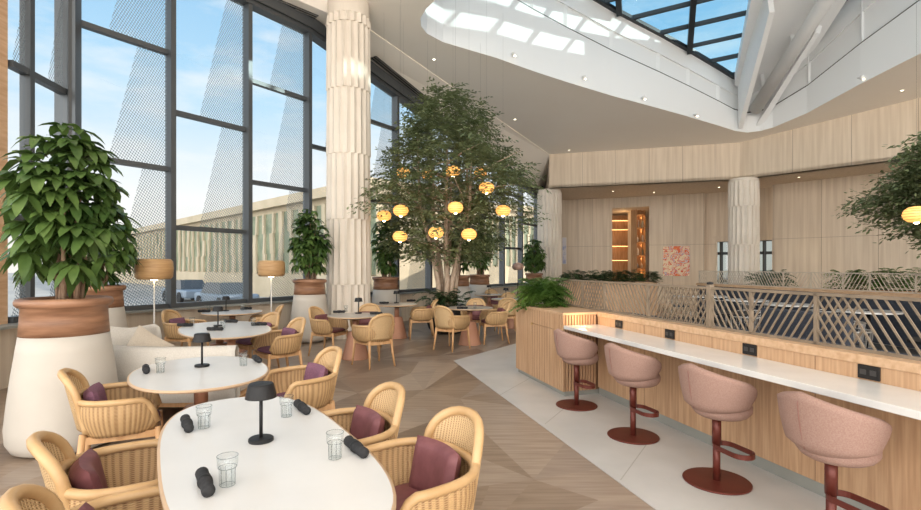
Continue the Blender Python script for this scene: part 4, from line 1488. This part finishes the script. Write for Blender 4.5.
table((-4.22, 9.25), 0, .52, .52, 2, [(0, 0)], 'round white table against the window wall under the right floor lamp')
table((-1.82, 8.67), 0, .48, .48, 2, [(0, 0)], 'round stone topped table with a black lamp right of the near column', 'grey_top', None)
table((-1.42, 11.15), 0, .48, .48, 2, [(0, 0)], 'round stone topped table beyond the first one, left of the dark tree bowl', 'grey_top', None)
table((.19, 10.24), 0, .48, .48, 2, [(0, 0)], 'round stone topped table directly right of the dark tree bowl', 'grey_top', None)
table((1.27, 12.95), 0, .48, .48, 2, [(0, 0)], 'dark round table far back left of the slatted block', 'grey_top', None)
table((.85, 14.9), 0, .45, .45, 2, [(0, 0)], 'farthest dark round table by the end windows', 'grey_top', None)

# ------------------------------------------------------------ table things
lp = empty('table_lamp')
MB().lathe([(.001, 0), (.056, 0), (.058, .004), (.058, .014), (.054, .018), (.012, .020)], 32).build('base', M['black_metal'], lp, smooth=False)
MB().tube([(0, 0, .018), (0, 0, .235)], .0085, 14).build('stem', M['black_metal'], lp, smooth=True)
MB().lathe([(.070, .212), (.073, .212), (.060, .272), (.054, .280), (.001, .282)], 36).build('shade', M['black_metal'], lp, smooth=False)
klp = Kind(lp)
TZ = .7505
def put_at(K, px, py, rz, lb, cat, g):
    p = at(px, py, TZ); K.put(p, rz, lb, cat, g); return p
for px, py, lb in ((261, 441, 'black table lamp on the large foreground table'), (202, 366.5, 'black table lamp on the smaller oval table'), (218, 326.2, 'black table lamp on the long oval table by the windows'),
                   (226, 311, 'black table lamp on the round table against the window wall'), (358.5, 313.5, 'black table lamp on the round table right of the near column'),
                   (396.5, 303.2, 'black table lamp on the round table left of the dark tree bowl')):
    put_at(klp, px, py, 0, lb, 'table lamp', 'small black table lamps')
klp.put((1.18, 13.0, TZ), 0, 'black table lamp on the dark table left of the slatted block', 'table lamp', 'small black table lamps')
klp.put((.85, 14.95, TZ), 0, 'black table lamp on the farthest window table', 'table lamp', 'small black table lamps')

np_ = empty('napkin_roll')
m = MB()
m.tube([(-.088, 0, .022), (-.08, 0, .023), (-.03, 0, .021), (-.028, 0, .024), (.03, 0, .024), (.032, 0, .021), (.08, 0, .024), (.088, 0, .024)], [.017, .023, .021, .024, .024, .021, .024, .018], 14)
m.build('cloth_roll', M['napkin'], np_, smooth=True)
m = MB()
m.tube([(.082, 0, .024), (.094, .004, .024)], [.013, .011], 10);
m.build('fold', M['napkin'], np_, smooth=True)
m = MB(); m.lathe([(.0245, -.012), (.0262, -.010), (.0262, .010), (.0245, .012)], 18)
m.v = [(v[2], v[0], v[1] + .023) for v in m.v]
m.build('band', M['black'], np_, smooth=True)
np_.scale = (1.18, 1.05, 1.05)
kn = Kind(np_)
A1 = SA
for px, py, rz, lb in ((187, 428, 2.16, 'rolled black napkin at the far left of the foreground table'), (205, 488, 2.16, 'rolled black napkin at the near left of the foreground table'),
                       (302, 411, 2.16, 'rolled black napkin at the far right of the foreground table, beside a tumbler'), (356, 452, 2.16, 'rolled black napkin at the near right of the foreground table'),
                       (146, 372, 2.16, 'rolled black napkin at the left end of the smaller oval table'), (257, 361.5, 2.16, 'rolled black napkin at the right end of the smaller oval table'),
                       (185, 326.5, .05, 'rolled black napkin at the left end of the long oval table'), (215, 330.5, .0, 'rolled black napkin at the near side of the long oval table'),
                       (231, 322.5, 3.0, 'rolled black napkin at the far side of the long oval table'), (259, 325.5, .05, 'rolled black napkin at the right end of the long oval table'),
                       (204, 312.3, .2, 'rolled black napkin at the left of the round window table'), (246, 309.5, .2, 'rolled black napkin at the right of the round window table'),
                       (339, 313.0, .3, 'rolled black napkin at the left of the round table near the column'), (376, 314.5, .1, 'rolled black napkin at the right of the round table near the column'),
                       (384, 303.8, .0, 'rolled black napkin on the left of the table beyond the column table'), (411, 301.5, .2, 'rolled black napkin on the right of the table beyond the column table'),
                       (462, 309, .0, 'rolled black napkin on the table right of the dark bowl')):
    put_at(kn, px, py, rz, lb, 'napkin', 'rolled black napkins on the tables')
gl_ = empty('drinking_glass')
m = MB(); m.lathe([(.001, .003), (.024, .003), (.028, .006), (.029, .070), (.034, .074), (.0375, .078), (.039, .118), (.0375, .118), (.036, .080), (.032, .074), (.0265, .068), (.026, .012), (.001, .010)], 28, cap=False)
m.build('tumbler', M['tumbler'], gl_, smooth=True)
m = MB()
for k in range(9):
    a = 2 * math.pi * k / 9
    m.tube([(.0285 * math.cos(a), .0285 * math.sin(a), .008), (.0295 * math.cos(a), .0295 * math.sin(a), .070)], .0011, 5)
for z, r_ in ((.118, .038), (.074, .033), (.006, .027)):
    m.tube([(r_ * math.cos(a * math.pi / 12), r_ * math.sin(a * math.pi / 12), z) for a in range(24)], .0014, 5, closed=True)
m.build('ribs', M['tumbler_rib'], gl_, smooth=True)
kg = Kind(gl_)
for px, py, lb in ((204, 428.5, 'glass tumbler at the far left of the foreground table'), (227.5, 486, 'glass tumbler at the near left of the foreground table'),
                   (286.5, 417, 'glass tumbler at the far right of the foreground table'), (335, 459, 'glass tumbler at the near right of the foreground table'),
                   (160.5, 373, 'glass tumbler at the left of the smaller oval table'), (243.5, 366, 'glass tumbler at the right of the smaller oval table'),
                   (192, 326, 'glass tumbler at the left of the long oval table'), (223, 328, 'glass tumbler near the middle of the long oval table'), (253, 326, 'glass tumbler at the right of the long oval table'),
                   (208.5, 311.5, 'glass tumbler at the left of the round window table'), (242, 310.5, 'glass tumbler at the right of the round window table'),
                   (346, 312, 'glass tumbler on the round table near the column'), (459, 308, 'left glass tumbler on the table right of the dark bowl'), (475, 308.5, 'right glass tumbler on the table right of the dark bowl')):
    put_at(kg, px, py, rnd.uniform(0, 1), lb, 'glass', 'glass tumblers on the tables')

# ------------------------------------------------------------ sofa
sf = empty('sofa')
def sweep(path, w_, z0, z1, name, mt, par, nn=26, lean=.06):
    # upholstered back swept along a plan curve, rounded top
    m = MB()
    P = [Vector((p[0], p[1], 0)) for p in path]
    prof = [(-.5, 0), (-.52, .25), (-.5, .7), (-.40, .93), (-.15, 1.0), (.15, 1.0), (.40, .93), (.5, .7), (.52, .25), (.5, 0)]
    v = []
    for i, p in enumerate(P):
        T = (P[min(i + 1, len(P) - 1)] - P[max(i - 1, 0)]).normalized()
        S_ = Vector((T.y, -T.x, 0))
        e = 1.0
        for a_, b_ in prof:
            v.append(tuple(p + S_ * (a_ * w_ + lean * b_) + Vector((0, 0, z0 + (z1 - z0) * b_ * e))))
    K = len(prof)
    f = [(i * K + j, i * K + (j + 1) % K, (i + 1) * K + (j + 1) % K, (i + 1) * K + j) for i in range(len(P) - 1) for j in range(K)]
    f += [tuple(range(K)), tuple(reversed(range((len(P) - 1) * K, len(P) * K)))]
    m.add(v, f)
    return m.build(name, mt, par, smooth=True)
def curve(pts, n_=24):
    out = []
    k = len(pts)
    for i in range(n_ + 1):
        t_ = i / n_ * (k - 1); a = min(int(t_), k - 2); u = t_ - a
        p0, p1, p2, p3 = [Vector(pts[min(max(a + q_, 0), k - 1)]) for q_ in (-1, 0, 1, 2)]
        out.append(.5 * ((2 * p1) + (p2 - p0) * u + (2 * p0 - 5 * p1 + 4 * p2 - p3) * u * u + (3 * p1 - p0 - 3 * p2 + p3) * u ** 3))
    return out
back = curve([(-2.26, 5.08), (-2.9, 4.98), (-3.6, 5.12), (-4.02, 5.5), (-4.22, 6.1), (-4.15, 6.85)])
sweep(back, .20, .26, .80, 'backrest', M['sofa'], sf, lean=-.05)
m = MB(); m.prism([(-2.35, 5.15), (-3.6, 5.2), (-3.98, 5.55), (-4.1, 6.1), (-4.05, 6.8), (-3.4, 6.8), (-3.3, 5.95), (-2.35, 5.9)], .24, .44); m.build('seat', M['sofa'], sf, bevel=.04)
m = MB(); m.prism([(-2.3, 5.05), (-3.6, 5.08), (-4.0, 5.5), (-4.15, 6.1), (-4.08, 6.8), (-3.4, 6.85), (-3.3, 5.95), (-2.3, 5.95)], .17, .24); m.build('frame', M['beech'], sf)
for x, y in ((-2.35, 5.1), (-2.4, 5.9), (-3.9, 5.45), (-3.45, 6.75), (-4.05, 6.7), (-3.2, 5.08)):
    MB().tube([(x, y, .18), (x, y, 0)], [.03, .02], 10).build('leg', M['beech'], sf, smooth=True)
tag(sf, 'curved oatmeal sofa seen from behind between the tables and the largest pot', 'sofa')
def pillow(loc, rot, s, mt, lb):
    m = MB()
    def fn(u, v):
        x, y = (u * 2 - 1), (v * 2 - 1)
        return x, y
    n_ = 12
    V_, Fc = [], []
    for sg in (-1, 1):
        for j in range(n_ + 1):
            for i in range(n_ + 1):
                x, y = i / n_ * 2 - 1, j / n_ * 2 - 1
                h = .16 * max(0, (1 - x ** 4) * (1 - y ** 4)) ** .5
                k_ = 1 - .06 * (1 - abs(x)) * 0
                V_.append((x * s * .5 * (1 - .05 * (1 - y * y)), sg * h * s, y * s * .5 * (1 - .05 * (1 - x * x))))
    K = n_ + 1
    for b_ in (0, K * K):
        for j in range(n_):
            for i in range(n_):
                q4 = (b_ + j * K + i, b_ + j * K + i + 1, b_ + (j + 1) * K + i + 1, b_ + (j + 1) * K + i)
                Fc.append(q4 if b_ == 0 else tuple(reversed(q4)))
    m.add(V_, Fc)
    o = m.build('throw_pillow', mt, None, smooth=True)
    o.location = loc; o.rotation_euler = rot
    return tag(o, lb, 'pillow')
pillow((-3.38, 5.34, .66), (R(-14), R(28), -.1), .46, M['sofa_sand'], 'sand coloured cushion tilted against the inside of the sofa back')
pillow((-3.80, 5.62, .69), (R(-12), R(8), .6), .46, M['sofa'], 'pale cushion in the sofa corner beside the largest plant pot')

# ------------------------------------------------------------ floor lamps
def floor_lamp(loc, label, seed, hz=1.55, w_=.27, h_=.16):
    t = empty('floor_lamp', (*loc, 0))
    MB().lathe([(.001, 0), (.15, 0), (.15, .015), (.012, .02)], 28).build('base', M['white_metal'], t)
    MB().tube([(0, 0, .015), (0, 0, hz - h_)], .011, 12).build('pole', M['white_metal'], t, smooth=True)
    MB().lathe([(.02, -h_), (w_ * .85, -h_), (w_ * .97, -h_ * .75), (w_, 0), (w_ * .97, h_ * .75), (w_ * .85, h_), (.02, h_)], 40, (0, 0, hz)).build('lamp_shade', M['shade_wood'], t, smooth=True)
    MB().lathe([(.001, 0), (.05, 0), (.05, .03), (.001, .03)], 16, (0, 0, hz - h_ - .02)).build('bulb', M['bulb'], t)
    return tag(t, label, 'floor lamp')
floor_lamp((-3.86, 10.2), 'floor lamp with a golden veneer drum shade standing by the window nearest the column', 1)
floor_lamp((-4.84, 7.9), 'floor lamp with a brown veneer drum shade right of the largest potted tree', 2)
t = empty('floor_lamp', (1.95, 17.0, 0))
MB().lathe([(.001, 0), (.14, 0), (.14, .015), (.01, .02)], 24).build('base', M['black'], t)
MB().tube([(0, 0, .015), (0, 0, 1.45)], .012, 10).build('pole', M['black'], t, smooth=True)
MB().lathe([(.09, -.12), (.17, -.09), (.20, 0), (.17, .09), (.08, .13), (.001, .14)], 28, (0, 0, 1.58), cap=False).build('lamp_shade', noise_mat('smoked_rose_glass', (0.42, 0.26, 0.20), (0.50, 0.33, 0.26), .25), t, smooth=True)
MB().lathe([(.001, -.04), (.05, 0), (.001, .05)], 14, (0, 0, 1.55)).build('bulb', M['bulb'], t)
tag(t, 'far floor lamp with a domed rosy glass shade left of the far column', 'floor lamp')

# fern on the slatted block
p = barpt(2.85, .24, 1.04)
tf = underplant('fern', p, .30, 200, .32, 'bushy green fern on top of the slatted oak block', 31, 'leaf_fern', h=.30, sx=1.2, ang=BA)

# ------------------------------------------------------------ dining area behind the bar
pb = empty('low_partition', (0, 0, 0))
a, b = Vector((7.6, 15.9, 0)), Vector((9.3, 7.6, 0))
d = (b - a).normalized(); nn = Vector((d.y, -d.x, 0))
MB().bar(a + Vector((0, 0, .5)), b + Vector((0, 0, .5)), .16, 1.0).build('panel', M['navy'], pb)
MB().bar(a + Vector((0, 0, 1.025)), b + Vector((0, 0, 1.025)), .26, .07).build('cap', M['oak_h'], pb)
tag(pb, 'far low partition with an oak cap beyond the dark dining chairs', 'partition')
L = (b - a).length
lattice('lattice_railing', a, math.atan2(d.y, d.x), [0, .9, 1.8, 3.2, 4.0, 4.8, 5.4, 6.3, 7.4, L], 1.06, 1.45, [1, 1, -1, 1, -1, 1, -1],
        [(0, 1.8, -1), (4.4, 5.0, 1)], 'pale slanted slat railing on the far partition', M['lattice_pale'], pitch=.09)
# planters with greenery
def hedge(name, a, b, h0, hh, n_, label, seed, mt, box=True):
    a, b = Vector((*a, 0)), Vector((*b, 0))
    d = b - a
    if box:
        t = empty('planter_box')
        MB().bar(a + Vector((0, 0, h0 / 2)), b + Vector((0, 0, h0 / 2)), .5, h0).build('box', M['oak'], t)
        MB().bar(a + Vector((0, 0, h0 + .004)), b + Vector((0, 0, h0 + .004)), .42, .01).build('soil', M['soil'], t)
        tag(t, 'oak planter box under the ' + label, 'planter')
    for i in range(n_):
        p = a + d * ((i + .5) / n_)
        underplant('shrub', (p.x, p.y, h0 + .02), .34, 62, .36, ['first', 'second', 'third', 'fourth', 'fifth', 'sixth', 'seventh', 'eighth'][i] + ' shrub from the left in the ' + label, seed + i, mt, h=hh, group='shrubs in the ' + label)
hedge('planter', (3.6, 17.3), (6.5, 16.6), 1.08, .25, 6, 'green hedge in front of the tall portal', 50, 'leaf_dark')
hedge('planter', (8.75, 15.2), (8.95, 13.6), .95, .42, 2, 'bushes left of the right column foot', 70, 'leaf_dark')
hedge('planter', (10.0, 13.4), (11.3, 11.3), 1.0, .42, 5, 'greenery behind the far railing', 80, 'leaf_fern')

# banquette, tables and chairs
bq = empty('banquette', (0, 0, 0))
def along(u, off=0.0, z=0.0): return a0 + d0 * u + n0 * off + Vector((0, 0, z))
a0 = barpt(1.9, -.42); d0 = Vector((.2741, -.9617, 0)); n0 = Vector((.9617, .2741, 0))
def bqbox(u0, u1, o0, o1, z0, z1, name, par, mt):
    P = [along(u0, o0), along(u1, o0), along(u1, o1), along(u0, o1)]
    m = MB(); m.prism([(p.x, p.y) for p in P], z0, z1); return m.build(name, mt, par, bevel=.02)
bqbox(0, 3.4, 0, .14, .1, 1.0, 'backrest', bq, M['navy'])
bqbox(0, 3.4, .14, .62, .1, .46, 'seat', bq, M['navy'])
tag(bq, 'dark navy banquette directly behind the bar wall, seen through the slats', 'bench')
bq = empty('banquette', (0, 0, 0))
bqbox(-.1, 1.1, 2.35, 2.50, .1, 1.0, 'backrest', bq, M['navy'])
bqbox(-.1, 1.1, 2.50, 2.95, .1, .46, 'seat', bq, M['navy'])
tag(bq, 'short dark navy banquette between the two rows of tables behind the railing', 'bench')
def plain_table(x, y, mt, lb, r_=.42):
    t = empty('dining_table', (x, y, 0))
    MB().lathe([(.001, .72), (r_, .72), (r_, .75), (.001, .75)], 36).build('tabletop', M[mt], t)
    MB().tube([(0, 0, .02), (0, 0, .72)], .035, 12).build('pedestal', M['black'], t, smooth=True)
    MB().lathe([(.001, 0), (.26, 0), (.26, .02), (.03, .03)], 24).build('base', M['black'], t)
    tag(t, lb, 'table', 'tables behind the bar railing')
def wire_chair():
    t = empty('metal_chair')
    def ring(r_, z, a0_=-130, a1=130, n_=18): return [(-r_ * math.cos(R(a0_ + (a1 - a0_) * k / n_)), r_ * math.sin(R(a0_ + (a1 - a0_) * k / n_)), z) for k in range(n_ + 1)]
    m = MB(); m.tube(ring(.27, .74), .012, 8); m.build('top_rail', M['steel'], t, smooth=True)
    m = MB()
    for k in range(17):
        p, q_ = ring(.235, .45, n_=16)[k], ring(.27, .74, n_=16)[k]
        m.tube([p, q_], .005, 5)
    m.build('spindles', M['steel'], t)
    MB().lathe([(.001, .44), (.24, .44), (.245, .47), (.22, .50), (.001, .505)], 28).build('seat', M['navy'], t, smooth=True)
    for x, y in ((.17, .17), (.17, -.17), (-.17, .17), (-.17, -.17)):
        MB().tube([(x, y, .44), (x * 1.25, y * 1.25, 0)], .011, 8).build('leg', M['steel'], t, smooth=True)
    return t
kw = Kind(wire_chair())
k = 0
rows = [(4.15, 'nearest the banquette'), (6.1, 'in the middle row'), ]
spots = [(3.55, 3.6, 'near the right picture edge'), (3.35, 5.0, 'in the middle of the lattice view'), (3.1, 6.5, 'left of the thick railing post'), (5.2, 5.6, 'in the second row, right'), (4.9, 7.4, 'in the second row, middle'), (4.6, 9.2, 'in the second row, left')]
for i, (x, y, w_) in enumerate(spots):
    plain_table(x + .35, y, 'black', 'round table behind the railing, ' + w_)
    if i > 2: kw.put((x + .95, y + .25, 0), 3.5, 'grey metal chair right of the table behind the railing ' + w_, 'chair', 'metal chairs behind the bar railing')
    kw.put((x + .30, y - .68, 0), 1.5, 'grey metal chair, near side of the table ' + w_, 'chair', 'metal chairs behind the bar railing')
far = [(7.05, 14.2), (7.2, 12.6), (7.35, 11.2), (7.75, 9.5)]
fl_ = ['leftmost', 'second from the left', 'third from the left', 'rightmost']
for i, (x, y) in enumerate(far):
    plain_table(x, y, 'table', fl_[i] + ' white table along the far partition', .5)
    klp.put((x, y, .7505), 0, 'black table lamp on the ' + fl_[i] + ' white table along the far partition', 'table lamp', 'small black table lamps')
    kw.put((x - .75, y + .1, 0), 0.1, 'grey metal spindle chair facing the ' + fl_[i] + ' white table of the far partition', 'chair', 'metal chairs behind the bar railing')

# ------------------------------------------------------------ pictures and shelf
def painting(px0, px1, py0, py1, Yc, dirv, lb, mt, frame_mt):
    p0 = onray(px0, Yc)
    t = empty('painting')
    return t
def wall_point(px, py, a, b, off=.02):
    tx = (px - CX) / F
    dx, dy = b[0] - a[0], b[1] - a[1]
    s_ = (tx * a[1] - a[0]) / (dx - tx * dy)
    Y = a[1] + s_ * dy
    return Vector((tx * Y, Y, CZ + (HY - py) / F * Y))
def hang(name, px0, px1, py0, py1, a, b, art, lb, edge):
    P0, P1 = wall_point(px0, py0, a, b), wall_point(px1, py1, a, b)
    dd = Vector((P1.x - P0.x, P1.y - P0.y, 0)); W = dd.length; dd.normalize()
    nn_ = Vector((dd.y, -dd.x, 0))
    if nn_.dot(-P0) < 0: nn_ = -nn_
    z1, z0 = (P0.z), (P1.z)
    t = empty(name, (P0.x, P0.y, 0), math.atan2(dd.y, dd.x))
    MB().box(0, W, -.04, -.003, z0, z1).build('frame', edge, t)
    m = MB(); m.add([(.02, -.042, z0 + .02), (W - .02, -.042, z0 + .02), (W - .02, -.042, z1 - .02), (.02, -.042, z1 - .02)], [(0, 1, 2, 3)], [(0, 0), (1, 0), (1, 1), (0, 1)])
    m.build('canvas', art, t)
    return tag(t, lb, 'painting')
art = mat('abstract_art', (1, 1, 1), .6)
n_, l_ = art.node_tree.nodes, art.node_tree.links
uv = n_.new('ShaderNodeUVMap')
nz = n_.new('ShaderNodeTexNoise'); nz.inputs['Scale'].default_value = 3.2; nz.inputs['Detail'].default_value = 3; nz.inputs['Distortion'].default_value = 1.6
cr = n_.new('ShaderNodeValToRGB'); cr.color_ramp.interpolation = 'CONSTANT'
cols = [(0, (.75, .06, .03)), (.34, (.80, .55, .45)), (.40, (.85, .72, .50)), (.44, (.80, .62, .42)), (.47, (.72, .07, .03)), (.505, (.85, .55, .42)), (.53, (.25, .32, .62)), (.55, (.85, .70, .50)), (.585, (.78, .16, .06)), (.62, (.80, .16, .07)), (.68, (.80, .45, .08))]
cr.color_ramp.elements[0].color = (*cols[0][1], 1)
cr.color_ramp.elements[1].position = cols[1][0]; cr.color_ramp.elements[1].color = (*cols[1][1], 1)
for p_, c_ in cols[2:]:
    e_ = cr.color_ramp.elements.new(p_); e_.color = (*c_, 1)
l_.new(uv.outputs[0], nz.inputs[0]); l_.new(nz.outputs[0], cr.inputs[0]); l_.new(cr.outputs[0], n_['Principled BSDF'].inputs['Base Color'])
art2 = noise_mat('pale_blue_art', (0.72, 0.70, 0.74), (0.42, 0.46, 0.66), .6, nscale=5, p0=.45, p1=.6)
hang('painting', 662.5, 690, 246, 276.5, (8.3, 22.0), (10.3, 21.1), art, 'square colourful abstract painting in red, orange and blue on the wood wall', M['lattice_pale'])
hang('painting', 562.3, 566.5, 237.5, 264, (4.72, 23.4), (6.02, 22.9), art2, 'narrow pale blue picture on the wall right of the far column', M['white'])

bs = empty('bookshelf', (0, 0, 0))
A1_, B1_ = Vector((7.95, 22.55, 0)), Vector((8.42, 22.75, 0))
def bbox_(u0, u1, z0, z1, name, mt, dep=.35, par=None, off=0.0):
    dd = (B1_ - A1_).normalized(); nv_ = Vector((-dd.y, dd.x, 0))
    L_ = (B1_ - A1_).length
    P = [A1_ + dd * u0 * L_ + nv_ * off, A1_ + dd * u1 * L_ + nv_ * off, A1_ + dd * u1 * L_ + nv_ * (dep + off), A1_ + dd * u0 * L_ + nv_ * (dep + off)]
    m = MB(); m.prism([(p.x, p.y) for p in P], z0, z1); return m.build(name, mt, par)
for u in (0, .48, .96): bbox_(u, u + .05, 0, 4.15, 'upright', ow, par=bs)
bbox_(0, 1, 0, 4.15, 'back_panel', ow, .02, bs, .35)
for z in (.1, .85, 1.45, 2.05, 2.65, 3.3, 3.9):
    o = bbox_(0, 1, z, z + .045, 'shelf', ow, par=bs)
    bbox_(.06, .95, z - .02, z - .002, 'light_strip', glow_strip, .03, o, .28)
for z_ in (1.15, 1.75, 2.35, 3.0, 3.6):
    l = bpy.data.lights.new('shelf_lamp', 'POINT'); l.energy = 1.3; l.color = (1, .6, .28); l.shadow_soft_size = .04
    lo = bpy.data.objects.new('shelf_lamp', l); lo.location = (8.2, 22.60, z_ + .18); scn.collection.objects.link(lo)
tag(bs, 'tall lit oak bookshelf at the right side of the portal', 'bookshelf')
cc = [mat('book_cream', (.7, .62, .5)), mat('book_teal', (.08, .16, .15)), mat('vase_grey', (.35, .34, .32)), mat('book_brown', (.25, .12, .06))]
q = random.Random(9)
dd = (B1_ - A1_).normalized(); nv_ = Vector((-dd.y, dd.x, 0)); L_ = (B1_ - A1_).length
lv = {1.45: 'third', 2.05: 'fourth', 2.65: 'fifth', 3.3: 'sixth'}
for z, nm in lv.items():
    for side, u in (('left', .25), ('right', .73)):
        p = A1_ + dd * (u * L_) + nv_ * .15
        if q.random() < .5:
            m = MB(); m.lathe([(.001, 0), (.05, 0), (.085, .08), (.07, .18), (.03, .24), (.035, .30)], 20)
            o = m.build('vase', cc[q.choice((0, 2))], None, smooth=True); o.location = (p.x, p.y, z + .045)
            tag(o, 'small vase in the %s compartment of the %s shelf from below of the lit bookshelf' % (side, nm), 'vase')
        else:
            for j in range(3):
                pp = A1_ + dd * ((u - .1 + .09 * j) * L_) + nv_ * .08
                m = MB(); m.box(0, .035, 0, .2, 0, q.uniform(.24, .34))
                o = m.build('book', cc[q.randrange(4)], None); o.location = (pp.x, pp.y, z + .046); o.rotation_euler = (0, 0, math.atan2(dd.y, dd.x))
                tag(o, '%s book in the %s compartment of the %s shelf from below of the lit bookshelf' % (('left', 'middle', 'right')[j], side, nm), 'book', 'books on the lit bookshelf')
